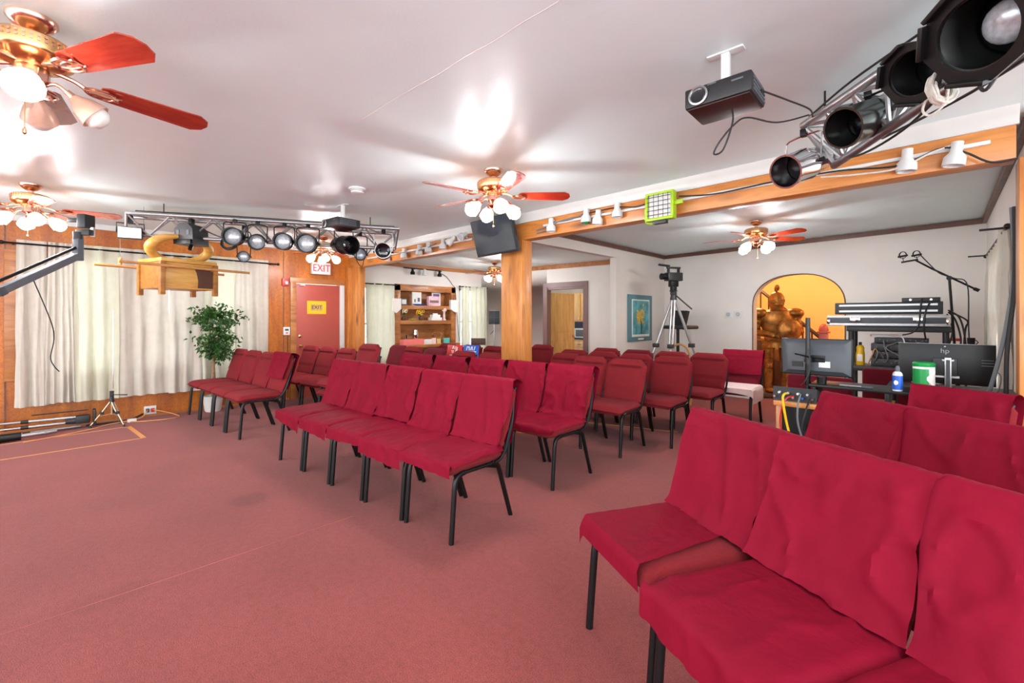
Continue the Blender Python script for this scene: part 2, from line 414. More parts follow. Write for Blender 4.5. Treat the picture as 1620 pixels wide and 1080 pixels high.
# right wall of the rear room, and the wall right of the corner post
S('wall_right', B().box((0.44, 4.5, 1.25), (0.12, 1.35, 2.5)).box((0.44, 7.25, 1.25), (0.12, 0.85, 2.5)).box((0.44, 6.0, 0.35), (0.12, 1.65, 0.7)).box((0.44, 6.0, 2.2), (0.12, 1.65, 0.6)), WALLW)
S('wall_right_front', B().box((1.8, 3.84, 1.25), (2.6, 0.12, 2.5)), WALLW)
# beam and posts
bmz0, bmz1 = 2.215, 2.44
S('trim_beam', B().box((-3.7, 3.82, (bmz0 + bmz1) / 2), (8.0, 0.15, bmz1 - bmz0), 0.006), PINE)
cr = B(); cr.prism([(0, 0), (0, 0.1), (-0.05, 0.1), (-0.035, 0.06), (-0.02, 0.03), (-0.02, 0)], 7.98, Matrix(((0, 0, 1, -3.68), (1, 0, 0, 3.745), (0, 1, 0, 2.4), (0, 0, 0, 1))))
S('trim_crown', cr, WHITE)
S('trim_center_post', B().box((-3.625, 3.83, bmz0 / 2), (0.37, 0.14, bmz0), 0.008).box((-3.55, 3.755, bmz0 / 2), (0.2, 0.02, bmz0), 0.004), PINEV)
S('trim_left_post', B().box((-7.49, 3.8, bmz0 / 2), (0.32, 0.12, bmz0), 0.006).box((-7.63, 3.71, bmz0 / 2), (0.08, 0.07, bmz0), 0.004), PINEV)
S('trim_right_post', B().box((0.40, 3.83, bmz0 / 2), (0.18, 0.17, bmz0), 0.006), PINEV)
# ceiling trims
tr = B()
tr.box((-3.77, 5.98, 2.465), (0.035, 4.2, 0.06)); S('trim_partition', tr, DKTRIM)
b = B(); M = Matrix((BD, BN, Vector((0, 0, 1)))).transposed().to_4x4()
b.box(bpt(BL / 2, 2.465, -0.018), (BL, 0.035, 0.06), M=M); S('trim_back', b, DKTRIM)
S('trim_right_wall', B().box((0.36, 5.8, 2.465), (0.035, 3.7, 0.06)), DKTRIM)
KM = Matrix((Vector((KD.x, KD.y, 0)), Vector((-KD.y, KD.x, 0)), Vector((0, 0, 1)))).transposed().to_4x4()
def kpt(u, z, off=0): return Vector((KA.x + KD.x * u - KD.y * off, KA.y + KD.y * u + KD.x * off, z))
S('trim_kitchen', B().box(kpt(1.9, 2.375, -0.015), (3.8, 0.03, 0.085), M=KM), OAKTRIM)
S('trim_rear_left', B().box((XL + 0.015, 5.45, 2.365), (0.03, 3.3, 0.08)), OAKTRIM)
S('trim_left_crown', B().box((XL + 0.02, -0.15, 2.47), (0.04, 7.7, 0.07)), WHITE)
S('baseboard_left', B().box((XL + 0.008, -0.65, 0.012), (0.016, 6.7, 0.024)), OAKTRIM)
# panel joints on the veneer
for i, yy in enumerate((-0.36, 2.62)):
    S('trim_%d' % (i + 1), B().box((XL + 0.003, yy, 1.2), (0.006, 0.012, 2.4)), DKTRIM)
S('trim_3', B().box((XL + 0.03, -0.31, 1.35), (0.06, 0.11, 1.5), 0.006), OAKTRIM)

ck = B(); ck.tube([(-0.2, 1.31, CZ), (-1.0, 1.315, CZ), (-1.2, 1.308, CZ), (-1.37, 1.312, CZ), (-1.55, 1.30, CZ), (-1.75, 1.303, CZ), (-2.05, 1.29, CZ), (-2.5, 1.285, CZ)], 0.0018, 5, 3)
ck.obj('ceiling_crack', WHITE, kind='structure')
# windows in the left wall
def window(n, x, y0, y1, z0, z1, bars=(1, 2)):
    fr = B(); t = 0.05
    fr.box((x - 0.06, (y0 + y1) / 2, z0 + t / 2), (0.1, y1 - y0, t)); fr.box((x - 0.06, (y0 + y1) / 2, z1 - t / 2), (0.1, y1 - y0, t))
    for yy in (y0 + t / 2, y1 - t / 2): fr.box((x - 0.06, yy, (z0 + z1) / 2), (0.1, t, z1 - z0))
    zm = z0 + (z1 - z0) * 0.5
    fr.box((x - 0.06, (y0 + y1) / 2, zm), (0.05, y1 - y0 - 2 * t, 0.04))
    for i in range(bars[0]): fr.box((x - 0.06, y0 + (y1 - y0) * (i + 1) / (bars[0] + 1), (z0 + z1) / 2), (0.03, 0.02, z1 - z0 - 2 * t))
    for hh in ((z0, zm), (zm, z1)):
        for i in range(bars[1]): fr.box((x - 0.06, (y0 + y1) / 2, hh[0] + (hh[1] - hh[0]) * (i + 1) / (bars[1] + 1)), (0.03, y1 - y0 - 2 * t, 0.015))
    o = fr.obj('window_%d' % n, WHITE, kind='structure')
    B().box((x - 0.075, (y0 + y1) / 2, (z0 + z1) / 2), (0.004, y1 - y0 - 2 * t, z1 - z0 - 2 * t)).obj('pane', GLASS, o)
window(1, XL, -0.05, 0.62, 0.62, 2.06); window(2, XL, 0.78, 1.42, 0.62, 2.06); window(3, XL, 1.58, 2.2, 0.62, 2.06)
window(4, XL, 3.99, 4.62, 0.5, 1.93, (2, 2)); window(5, XL, 6.26, 6.92, 0.5, 1.98, (2, 2))

fr = B()
for yy in (5.2, 6.0, 6.8): fr.box((0.43, yy, 1.3), (0.06, 0.05, 1.2))
for zz in (0.72, 1.3, 1.88): fr.box((0.43, 6.0, zz), (0.06, 1.65, 0.05))
w6 = fr.obj('window_6', WHITE, kind='structure'); B().box((0.44, 6.0, 1.3), (0.004, 1.6, 1.16)).obj('pane', GLASS, w6)
# exit door
d = B().box((XL - 0.02, 3.18, 0.945), (0.05, 0.74, 1.89), 0.003).obj('door_1', REDDOOR, kind='structure')
k = B().lathe([(0.012, 0), (0.012, 0.03), (0.028, 0.04), (0.03, 0.055), (0.02, 0.068), (0.0, 0.07)], (XL + 0.005, 2.87, 0.86), look((1, 0, 0)), 14, caps=False); k.obj('door_handle', BRASS, d)
B().lathe([(0.026, 0), (0.026, 0.012), (0.014, 0.02), (0.0, 0.02)], (XL + 0.005, 2.87, 1.02), look((1, 0, 0)), 14, caps=False).obj('deadbolt', BRASS, d)
B().box((XL + 0.03, 2.9, 1.868), (0.05, 0.08, 0.02)).obj('closer_bracket', PLASTW, d)
fr = B(); fr.box((XL + 0.015, 2.765, 0.97), (0.03, 0.09, 1.94), 0.003); fr.box((XL + 0.015, 3.17, 1.94), (0.035, 0.92, 0.09), 0.003)
fr.obj('trim_exit_door', OAKTRIM, kind='structure')
B().box((XL + 0.015, 3.59, 0.95), (0.03, 0.08, 1.9), 0.003).obj('trim_door_jamb', WHITE, kind='structure')

# kitchen doorway and what is beyond it
fr = B()
for u in (DK0 - 0.03, DK1 + 0.03): fr.box(kpt(u, 0.99, -0.012), (0.1, 0.03, 1.98), M=KM)
fr.box(kpt((DK0 + DK1) / 2, 2.0, -0.012), (DK1 - DK0 + 0.16, 0.03, 0.1), M=KM)
for u in (DK0 + 0.01, DK1 - 0.01): fr.box(kpt(u, 0.97, 0.06), (0.02, 0.12, 1.94), M=KM)
fr.box(kpt((DK0 + DK1) / 2, 1.93, 0.06), (DK1 - DK0, 0.12, 0.04), M=KM)
fr.obj('door_2', PURTRIM, kind='structure')
S('wall_kitchen_far', B().box((-6.2, 9.85, 1.25), (4.0, 0.1, 2.5)).box((-8.0, 8.6, 1.25), (0.1, 2.4, 2.5)), WALLW)
S('ceiling_kitchen', B().box((-5.95, 8.6, 2.46), (4.1, 2.5, 0.06)), CEIL)
# hallway behind the arch
S('wall_hall', B().box((-1.2, 10.75, 1.4), (4.8, 0.1, 2.8)).box((-3.5, 9.55, 1.4), (0.1, 2.4, 2.8)).box((1.1, 9.35, 1.4), (0.1, 2.8, 2.8)), WARMW)
S('ceiling_hall', B().box((-1.2, 9.5, 2.84), (4.8, 2.6, 0.06)), WARMW)

# ------------------------------------------------------------------ chairs
def lerp(a, b, t): return a + (b - a) * t
BY0, BZ0, BY1, BZ1 = 0.180, 0.45, 0.330, 0.880      # foot and top of the backrest centre line
def back_pt(x, v, off):
    """point on the backrest: x across, v 0..1 up, off along the normal (negative = front)"""
    y = lerp(BY0, BY1, v); z = lerp(BZ0, BZ1, v)
    n = Vector((0, BZ1 - BZ0, -(BY1 - BY0))).normalized()
    return Vector((x, y + n.y * off, z + n.z * off))
def back_mesh(m, seam=True):
    b = B(); NU, NV = 22, 30
    def half(v):
        hw = 0.232
        if v > 0.84: hw -= 0.075 * ((v - 0.84) / 0.16) ** 1.1
        if v < 0.30: hw -= 0.018 * (1 - v / 0.30) ** 0.5
        return hw
    def side(sg):
        def fn(a, c):
            u = a * 2 - 1; v = 0.5 - 0.5 * math.cos(PI * c)
            t = 0.036 * (max(0, 1 - abs(u) ** 7)) ** 0.5 * (max(0, 1 - abs(2 * v - 1) ** 14)) ** 0.5
            if sg < 0:
                if v > 0.80: t *= 1.22
                if seam: t -= 0.022 * math.exp(-((v - 0.80) / 0.016) ** 2) * (1 if abs(u) < 0.78 else 0)
                t -= 0.010 * math.exp(-((v - 0.31) / 0.016) ** 2)
                if v < 0.3: t *= 0.8
            return back_pt(u * half(v), v, sg * t)
        return fn
    b.grid(side(-1), NU, NV); b.grid(side(1), NU, NV)
    return b.mesh('backrest', m)
def seat_mesh(m):
    b = B()
    def side(sg):
        def fn(a, c):
            u = a * 2 - 1; w2 = c * 2 - 1
            y = lerp(-0.285, 0.20, c)
            edge = (max(0, 1 - abs(u) ** 8) ** 0.5) * (max(0, 1 - abs(w2) ** 9) ** 0.5)
            z = 0.432 + (0.042 * edge + (0.004 * (1 - u * u)) if sg > 0 else -0.046 * edge)
            if c < 0.25: z -= 0.012 * (1 - c / 0.25) ** 2
            hw = 0.232 - 0.02 * max(0, abs(w2) - 0.85) / 0.15
            return Vector((u * hw, y, z))
        return fn
    b.grid(side(1), 20, 20); b.grid(side(-1), 20, 20)
    return b.mesh('seat', m)
def leg_mesh(sx, front):
    b = B(); x = sx * 0.218
    if front: b.tube([(x, -0.262, 0), (x, -0.245, 0.22), (x, -0.232, 0.35), (x, -0.205, 0.385), (x, -0.16, 0.394)], 0.0155, 10, 3)
    else: b.tube([(x, 0.265, 0), (x, 0.20, 0.19), (x, 0.15, 0.335), (x, 0.125, 0.375), (x, 0.08, 0.39)], 0.0155, 10, 3)
    return b.mesh('leg', BLK)
def seatframe_mesh():
    b = B()
    for sx in (-1, 1):
        x = sx * 0.218
        b.tube([(x, -0.17, 0.393), (x, 0.09, 0.389)], 0.012, 8)
        b.tube([(x * 0.99, 0.02, 0.385), (x * 0.99, 0.16, 0.345)], 0.007, 6)
    b.tube([(-0.218, 0.0, 0.385), (0.218, 0.0, 0.385)], 0.009, 6); b.tube([(-0.218, -0.17, 0.388), (0.218, -0.17, 0.388)], 0.009, 6)
    return b.mesh('seat_frame', BLK)
def backframe_mesh():
    b = B()
    for sx in (-1, 1):
        p = [Vector((sx * 0.225, 0.10, 0.39)), Vector((sx * 0.228, 0.155, 0.41))] + [back_pt(sx * (0.232 if v < 0.8 else 0.20), v, 0.018) for v in (0.1, 0.45, 0.82, 0.93)]
        b.tube(p, 0.012, 8, 3)
    b.tube([back_pt(-0.225, 0.45, 0.03), back_pt(0.225, 0.45, 0.03)], 0.008, 6)
    return b.mesh('back_frame', BLK)
def fbm(p, o=3): return noise.fractal(Vector(p), 1.0, 2.0, o)
def backcover_mesh(seed, lo=0.0, wide=0.238, amp=1.0, front_end=0.04):
    """cloth folded over the top of the backrest: up the front, over, down behind"""
    b = B(); path = []
    for i in range(30): path.append(('f', lerp(front_end, 1.0, i / 29)))
    for i in range(1, 8): path.append(('t', i / 8))
    for i in range(18): path.append(('b', lerp(1.0, 0.12, i / 17)))
    n = len(path) - 1; rnd = random.Random(seed); sk = rnd.uniform(-0.06, 0.06); k2 = rnd.uniform(0, 9)
    def fn(a, c):
        u = a * 2 - 1; k, v = path[round(c * n)]
        wv = wide * (1 + 0.012 * fbm((seed, c * 6, u)))
        if k == 'f':
            off = -0.049
            fold = fbm((u * 1.3 + sk * v * 14 + k2, v * 1.6, seed * 3.1), 2)
            rid = abs(fbm((u * 0.9 + v * 2.4 * sk * 9, v * 1.1 + u * 0.8, seed * 7.7 + 3), 2))
            off -= (0.007 * fold + 0.008 * math.exp(-(rid / 0.10) ** 2)) * amp * min(1, (1 - v) * 6 + 0.1)
            off -= 0.004 * (v > 0.83)
            off -= 0.012 * amp * max(0, 0.12 - v) / 0.12 * (1 + fbm((u * 5, seed, 1)))
            wv *= 1 - 0.03 * math.sin(v * PI * 1.5 + seed) * amp
            off -= 0.006 * (abs(u) > 0.97)
            return back_pt(u * wv, v - 0.02 * fbm((u * 3, seed, 0)) * (v < 0.2) , off)
        if k == 't':
            a2 = PI * v; p = back_pt(u * wv, 1.0, -0.049 * math.cos(a2)); p.z += 0.022 * math.sin(a2) + 0.003 * fbm((u * 6, seed, 5)); return p
        return back_pt(u * wv, v, 0.049 + 0.006 * fbm((u * 3, v * 3, seed)))
    b.grid(fn, 28, n)
    return b.mesh('back_cover', CLOTH)
def seatcover_mesh(seed, drop=0.07, u0=-0.25, back=0.17, skew=0.0, amp=1.0):
    """cloth over the seat, hanging over its front edge"""
    b = B(); N = 34; rnd = random.Random(seed + 50); k2 = rnd.uniform(0, 9)
    def fn(a, c):
        u = a * 2 - 1; L = (back - (-0.285)); tot = L + 0.03 + drop
        hang = drop * (1 + skew * u) + 0.008 * fbm((u * 3, seed, 2))
        s = c * (L + 0.03 + hang)
        f = fbm((u * 1.2 + k2, c * 1.8, seed * 2.3), 3)
        rid = abs(fbm((u * 0.9 + c * 0.8 + seed, c * 1.2 - u * 0.7, seed * 5.1), 2))
        bump = (0.007 * f + 0.007 * math.exp(-(rid / 0.11) ** 2)) * amp
        x = u * 0.243
        if s < L:
            y = back - s; z = 0.484 + max(0, bump); z -= 0.012 * max(0, (-0.16 - y) / 0.12) ** 2
            if abs(u) > 0.9: z -= 0.03 * (abs(u) - 0.9) / 0.1; 
            return Vector((x, y, z))
        q = s - L
        if q < 0.03:
            t = q / 0.03 * PI / 2; return Vector((x, -0.285 - 0.014 * math.sin(t), 0.452 + 0.018 * math.cos(t)))
        q -= 0.03
        return Vector((x * (1 + 0.01 * fbm((q * 10, seed, 1))), -0.299 - 0.010 * fbm((u * 3.4 + k2, seed, q * 4)) - 0.1 * q * 0.3, 0.452 - q))
    b.grid(fn, 28, N)
    return b.mesh('seat_cover', CLOTH)
ME = dict(seat=seat_mesh(UPH), back=back_mesh(UPH), seatd=seat_mesh(UPHD), backd=back_mesh(UPHD, False),
          fl=[leg_mesh(-1, True), leg_mesh(1, True), leg_mesh(-1, False), leg_mesh(1, False)], sf=seatframe_mesh(), bf=backframe_mesh())
BCV = [backcover_mesh(i * 1.7 + 1, amp=1.6, front_end=(0.03, 0.0, 0.05, 0.02, 0.04, 0.0)[i]) for i in range(6)]
SCV = [seatcover_mesh(i * 2.3 + 1, drop=(0.08, 0.06, 0.05, 0.10, 0.09, 0.03)[i], skew=(0.2, -0.2, 0.1, 0.1, 0.35, -0.3)[i]) for i in range(6)]
BACKSHORT = backcover_mesh(31, front_end=0.32, amp=0.5)
def chair(x, y, rz, label, bc=None, sc=None, group='stacking chairs in rows', dark=False, z=0.0):
    """bc/sc: which back / seat cover mesh; dark: crimson upholstery"""
    t = T('stacking_chair', label, 'chair', (x, y, z), R(rz), group)
    put('seat', ME['seatd' if dark else 'seat'], t); put('backrest', ME['backd' if dark else 'back'], t)
    for m in ME['fl']: put('leg', m, t)
    put('seat_frame', ME['sf'], t); put('back_frame', ME['bf'], t)
    if bc is not None: put('back_cover', bc if not isinstance(bc, int) else BCV[bc], t)
    if sc is not None: put('seat_cover', SCV[sc] if isinstance(sc, int) else sc, t)
    return t
# front row, centre block: five covered chairs on a line turned 3 degrees
ordn = ['leftmost', 'second from left', 'middle', 'second from right', 'rightmost, aisle-side']
for i in range(5):
    fx = -4.44 + 0.225 + i * 0.485; fy = 1.486 + (fx + 4.44) * 0.057
    chair(fx - 0.015, fy + 0.262, 3.3, 'crimson-covered burgundy chair, %s of the five in the central front row' % ordn[i], (0, 1, 2, 3, 4)[i], (4, 0, 1, 3, 2)[i])
# front row, left block by the curtains
o4 = ['leftmost bare burgundy chair in the four-chair row by the curtains, nearest the wall', 'second bare burgundy chair from the curtain wall in the four-chair row',
      'third bare burgundy chair from the curtain wall in the four-chair row', 'burgundy chair with cloth over its backrest only, aisle end of the four-chair row']
for i in range(4):
    fx = -7.42 + 0.225 + i * 0.49; fy = 1.315 + (fx + 7.42) * 0.058
    chair(fx, fy + 0.262, 3.4, o4[i], BACKSHORT if i == 3 else None)
# second row, left block
for i, (x, y, a) in enumerate(((-7.17, 2.57, 6), (-6.68, 2.63, 6), (-6.19, 2.69, 6))):
    chair(x, y, a, ('bare burgundy chair in front of the red exit door, first from the wall', 'bare burgundy chair in front of the red exit door, second from the wall',
                    'bare burgundy chair beside the stacked chairs, third from the exit door')[i])
# a small stack of chairs
for k in range(2):
    chair(-5.22, 2.52, 4, ('burgundy chair carrying another stacked on it, behind the central front row', 'bare burgundy chair stacked on top of another, tallest back left of the bookcase')[k], z=0.11 * k, group='two stacked chairs')
# second row, centre block
r2 = [(-4.30, 2.66, 9, 0, None), (-3.80, 2.74, 6, 1, None), (-3.31, 2.82, 5, 2, 1), (-2.83, 2.88, 4, 5, 5), (-2.37, 2.93, 1, 3, 5)]
n2 = ['leftmost covered chair in the second central row', 'second covered chair from the left in the second central row', 'middle covered chair of the second central row, in line with the pine post',
      'fourth covered chair in the second central row, left of a small gap', 'covered aisle-end chair of the second central row, showing its bare seat corner']
for (x, y, a, bc, sc), l in zip(r2, n2): chair(x, y, a, 'crimson ' + l, bc, sc)
# rows behind, both sides of the centre post
far = [
    (-6.32, 3.62, 4, 'crimson upholstered chair behind the stacked pair, plain unseamed back', True),
    (-5.80, 3.56, 4, 'burgundy chair in front of the bookcase, left of a crimson one', False),
    (-5.28, 3.58, 4, 'crimson plain-backed chair in front of the bookcase counter', True),
    (-4.56, 3.52, 3, 'burgundy chair in front of the blue and red boards, left of the pine post', False),
    (-4.06, 3.54, 3, 'burgundy chair half hidden behind the pine post, in front of the blue board', False),
    (-3.36, 4.16, 2, 'burgundy chair just right of the pine post, behind the covered pair', False),
    (-2.90, 4.02, 3, 'burgundy chair behind the covered aisle chair, third row', False),
    (-2.42, 3.99, 3, 'large burgundy chair at the aisle end of the third row, both front legs showing', False),
    (-4.10, 4.10, 3, 'burgundy chair behind the pine post, right shoulder showing by the kitchen doorway', False),
    (-3.66, 4.74, 3, 'burgundy chair below the kitchen doorway, in line with its left jamb', False),
    (-3.18, 4.72, 3, 'burgundy chair below the right jamb of the kitchen doorway, fourth row', False),
    (-2.70, 4.70, 3, 'burgundy chair left of the fourth-row aisle chair', False),
    (-2.20, 4.62, 2, 'burgundy chair at the aisle end of the fourth row', False),
    (-3.52, 5.34, 3, 'burgundy chair with narrow top showing below the painting wall, fifth row', False),
    (-3.02, 5.34, 2, 'crimson plain-topped chair under the framed flower picture', True),
    (-2.54, 5.36, 2, 'burgundy chair under the video camera tripod', False),
    (-2.09, 5.42, 2, 'burgundy chair between the camera tripod and the linen-covered chair', False),
    (-6.15, 4.50, 4, 'burgundy chair at the right end of the bookcase counter', False),
    (-5.52, 4.50, 4, 'burgundy chair carrying the red board', False),
    (-5.02, 4.52, 4, 'burgundy chair carrying the blue board', False),
    (-4.75, 5.35, 2, 'burgundy chair behind the pine post near the kitchen wall', False),
]
for x, y, a, l, dk in far: chair(x, y, a, l, dark=dk)
c = chair(-1.86, 6.0, 2, 'crimson-backed chair with a pale pink cloth over its seat, left of the arch', bc=BACKSHORT, dark=True)
b = B()
def fn(a, c_):
    u = a * 2 - 1; s = c_ * 0.62
    dz = 0.10 * max(0, abs(u) - 0.62) / 0.38 + 0.02 * fbm((u * 6, c_ * 2, 3))
    x = max(-0.262, min(0.262, u * 0.40)) + 0.01 * fbm((u * 4, c_ * 3, 9)) * (abs(u) > 0.6)
    drop = max(0, abs(u * 0.40) - 0.25) * 1.2
    if s < 0.48: return Vector((x, 0.17 - s, 0.486 - drop))
    return Vector((x, -0.31 - 0.01 * fbm((u * 5, 1, 1)), 0.484 - (s - 0.48) * (0.45 + 0.5 * max(0, u) ** 2) - drop * 0.9))
b.grid(fn, 30, 24)
b.obj('draped_cloth', LINEN, label='pale pink cloth draped over the chair seat left of the arch', cat='cloth', loc=(-1.86, 6.0, 0), rot=(0, 0, R(2)))

# right-hand foreground block
fg = [
    (-0.765, 1.72, -29, 4, None, 'crimson-covered chair nearest the camera, end of the foreground row with its seat cover sliding back'),
    (-0.345, 1.475, -28, 2, 3, 'crimson-covered chair in the middle of the foreground row'),
    (0.085, 1.27, -26, 0, 1, 'crimson-covered chair cut by the right picture edge, foreground row'),
    (-0.468, 2.68, -36, 1, 2, 'crimson-covered chair in the row before the mixing desk, left one'),
    (-0.095, 2.42, -34, 5, 2, 'crimson-covered chair in the row before the mixing desk, second'),
    (0.31, 2.16, -33, 3, 2, 'crimson-covered chair in the row before the mixing desk, third, at the picture edge'),
    (-0.041, 3.43, -24, 2, 2, 'crimson-covered chair in front of the right monitor, beside the corner post'),
]
half = seatcover_mesh(77, drop=0.05, back=0.02, skew=-0.5)
def fgseat():
    """cover gathered on the left part of the seat, the right front left bare"""
    b = B()
    def fn(a, c):
        u = a * 2 - 1; cut = 0.55 * (1 if u < 0 else 1 - 0.5 * u)
        s = c * 0.50
        f = 0.006 * abs(fbm((u * 3, c * 4, 8)))
        xl = lerp(-0.25, 0.10 + 0.10 * c, a)
        y = lerp(0.17, -0.292, min(1, c * 1.12)); z = 0.486 + f
        if c * 1.12 > 1: z = 0.47 - (c * 1.12 - 1) * 0.6
        if a < 0.06: z -= 0.05 * (1 - a / 0.06)
        return Vector((xl, y, z))
    b.grid(fn, 26, 30); return b.mesh('seat_cover', CLOTH)
FGS = fgseat()
for i, (x, y, a, bc, sc, l) in enumerate(fg): chair(x, y, a, l, bc, FGS if i == 0 else sc, group='foreground chairs on the right')

# ------------------------------------------------------------------ ceiling fans
def fan(x, y, ang, label, lit=4, kit=None):
    t = T('ceiling_fan', label, 'ceiling fan', (x, y, CZ), 0, 'ceiling fans with light kits')
    B().lathe([(0.075, 0), (0.075, -0.012), (0.062, -0.03), (0.035, -0.05), (0.02, -0.055), (0.02, -0.085), (0.05, -0.09)], n=24).obj('canopy', COPPER, t)
    h = B().lathe([(0.05, -0.085), (0.115, -0.092), (0.125, -0.10), (0.128, -0.15), (0.12, -0.165), (0.09, -0.185), (0.05, -0.195)], n=28)
    h.obj('motor_housing', BRASS, t)
    g = B()
    for i in range(40):
        a = 2 * PI * i / 40
        for dz in (-0.112, -0.128): g.box((0.127 * math.cos(a), 0.127 * math.sin(a), dz), (0.006, 0.008, 0.008), rz=a)
    g.obj('filigree_band', COPPER, t)
    for i in range(5):
        a = R(ang + 72 * i); rot = (0, 0, a)
        br = B()
        br.tube([(0.06, 0, -0.185), (0.12, 0, -0.195), (0.16, 0, -0.215)], 0.009, 8, 3)
        for s in (-1, 1):
            br.tube([(0.15, 0, -0.213), (0.18, s * 0.035, -0.216), (0.23, s * 0.04, -0.217), (0.25, s * 0.012, -0.217)], 0.007, 6, 4)
            br.tube([(0.165, 0, -0.213), (0.2, s * 0.018, -0.217), (0.27, s * 0.022, -0.217)], 0.005, 6, 4)
        br.box((0.215, 0, -0.2165), (0.1, 0.05, 0.004), 0.002)
        br.obj('blade_bracket', COPPER, t, rot=rot)
        bl = B(); w0, w1 = 0.052, 0.068
        poly = [(0.20, -w0 * 0.7), (0.225, -w0), (0.56, -w1), (0.60, -w1 + 0.028), (0.612, 0), (0.60, w1 - 0.028), (0.56, w1), (0.225, w0), (0.20, w0 * 0.7)]
        M = Matrix.Rotation(R(-12), 4, 'X'); M.translation = Vector((0, 0, -0.208))
        bl.prism(poly, 0.006, M); bl.obj('blade', BLADE, t, rot=rot)
    k = B().lathe([(0.045, -0.19), (0.05, -0.2), (0.05, -0.245), (0.035, -0.26), (0.03, -0.275), (0.04, -0.285), (0.03, -0.3), (0.012, -0.31), (0, -0.312)], n=20, caps=False)
    lk = k.obj('light_kit', COPPER, t)
    for i in range(4):
        a = R((ang + 20 if kit is None else kit) + 90 * i); ca, sa = math.cos(a), math.sin(a)
        ax = Vector((ca * 0.75, sa * 0.75, -0.66)).normalized(); base = Vector((ca * 0.10, sa * 0.10, -0.262))
        ar = B().tube([(ca * 0.03, sa * 0.03, -0.255), (ca * 0.065, sa * 0.065, -0.238), tuple(base)], 0.007, 8, 3)
        ar.cyl(base - ax * 0.005, base + ax * 0.035, 0.014, 0.018, 12)
        ar.obj('lamp_arm', COPPER, t)
        Ms = look(ax)
        on = i < lit
        sh = B().lathe([(0.018, 0.02), (0.026, 0.035), (0.045, 0.06), (0.054, 0.09), (0.060, 0.112), (0.058, 0.112), (0.052, 0.09), (0.043, 0.06), (0.024, 0.036)], base, Ms, 18, caps=False)
        sh.obj('lamp_shade', SHADEM, t)
        bb = B().lathe([(0.012, 0.03), (0.022, 0.045), (0.040, 0.07), (0.048, 0.10), (0.044, 0.13), (0.028, 0.148), (0.0, 0.155)], base, Ms, 14, caps=False)
        bb.obj('light_bulb', BULBM if on else POTM, t)
    ch = B().tube([(0.02, -0.02, -0.3), (0.02, -0.02, -0.44)], 0.0018, 5); ch.lathe([(0.0, -0.47), (0.007, -0.462), (0.006, -0.448), (0.0, -0.438)], (0.02, -0.02, 0), n=10, caps=False)
    ch.obj('pull_chain', BRASS, t)
    return t
fan(-2.58, -0.05, 44 - 16, 'large ceiling fan nearest the camera with one globe lit, top left corner', lit=1, kit=-6)
fan(-5.80, -0.12, 44 + 37, 'copper ceiling fan above the curtain wall, beside the camera jib')
fan(-2.57, 2.45, 44 + 1, 'copper ceiling fan in front of the wall-mounted television')
fan(-6.45, 2.75, 44 + 10, 'ceiling fan behind the stage-light truss, in front of the exit sign')
fan(-1.63, 5.98, 44 + 4, 'ceiling fan in the rear right room before the arch')
f5 = fan(-6.33, 6.06, 44 + 20, 'ceiling fan in the rear left room beside the pine post'); f5.location.z = 2.42
fan(-2.55, -2.6, 10, 'unseen ceiling fan behind the camera, added for its light')  # extra fan out of view, added so its bulbs help light the room
fan(1.2, 0.6, 30, 'unseen ceiling fan to the right behind the camera, added for its light')  # another unseen fan, put in as additional lighting from the right

# ------------------------------------------------------------------ curtains
def curtain(y0, y1, z0, z1, folds, label, x=-7.56, amp=0.026, m=None, seed=0, flare=0.0, rows=30, axis='y', group='curtains on the left wall'):
    b = B(); n = max(40, int(folds * 12))
    def fn(a, c):
        z = lerp(z1, z0, c)
        w_ = 1 + flare * c; mid = (y0 + y1) / 2
        y = mid + (lerp(y0, y1, a) - mid) * w_ + 0.01 * fbm((a * 4, c * 2, seed))
        ph = a * folds * 2 * PI + 2.2 * fbm((a * 2, c * 0.7, seed + 2))
        ap = amp * (0.55 + 0.45 * c) * max(0.15, 1 + 1.2 * fbm((a * 3, c * 0.6, seed + 4)))
        d_ = ap * math.sin(ph) + 0.012 * fbm((a * 6, c * 5, seed + 7))
        zz = z + (0.012 * fbm((a * 3, seed, 1)) if c == 1 else 0)
        return Vector((x + d_, y, zz)) if axis == 'y' else Vector((y, x + d_, zz))
    b.grid(fn, n, rows)
    return b.obj('curtain', m or CURT, label=label, cat='curtain', group=group)
def rod(y0, y1, z, x, label):
    t = T('curtain_rod', label, 'curtain rod', (x, 0, z))
    B().tube([(0, y0, 0), (0, y1, 0)], 0.011, 8).obj('pole', BLK, t)
    for yy in (y0, y1): B().ball((0, yy, 0), 0.022).obj('finial', BLK, t)
    for yy in (y0 + 0.08, y1 - 0.08): B().box((-0.07, yy, 0), (0.14, 0.015, 0.015)).obj('bracket', BLK, t)
rod(-0.38, 2.5, 2.17, -7.55, 'long black curtain rod above the wide cream curtains on the panelled wall')
cs = [(-0.27, -0.03, 1.5, 'cream curtain panel at the far left end, hanging beside the light trim board', 0.15, CURT),
      (-0.02, 0.22, 5, 'gathered opaque cream curtain panel with tight dark folds, second from the left', 0.25, CURT),
      (0.20, 0.60, 2, 'thin backlit cream curtain panel behind the tip of the camera jib', 0.03, CURTS),
      (0.60, 1.12, 3, 'wide cream curtain panel behind the small tripod and the carved wooden chest', 0.03, CURT),
      (1.12, 1.52, 2.5, 'cream curtain panel left of the potted ficus', 0.02, CURT),
      (1.50, 1.92, 2.5, 'sheer curtain panel directly behind the potted ficus', 0.0, CURTS),
      (1.90, 2.36, 3.5, 'gathered cream curtain panel at the right end beside the exit door wall', 0.0, CURT)]
for i, (a, b_, f, l, fl, m) in enumerate(cs):
    curtain(a, b_, 0.30 + 0.01 * (i % 2), 2.215, f, l, seed=i * 3.3, flare=fl, m=m)
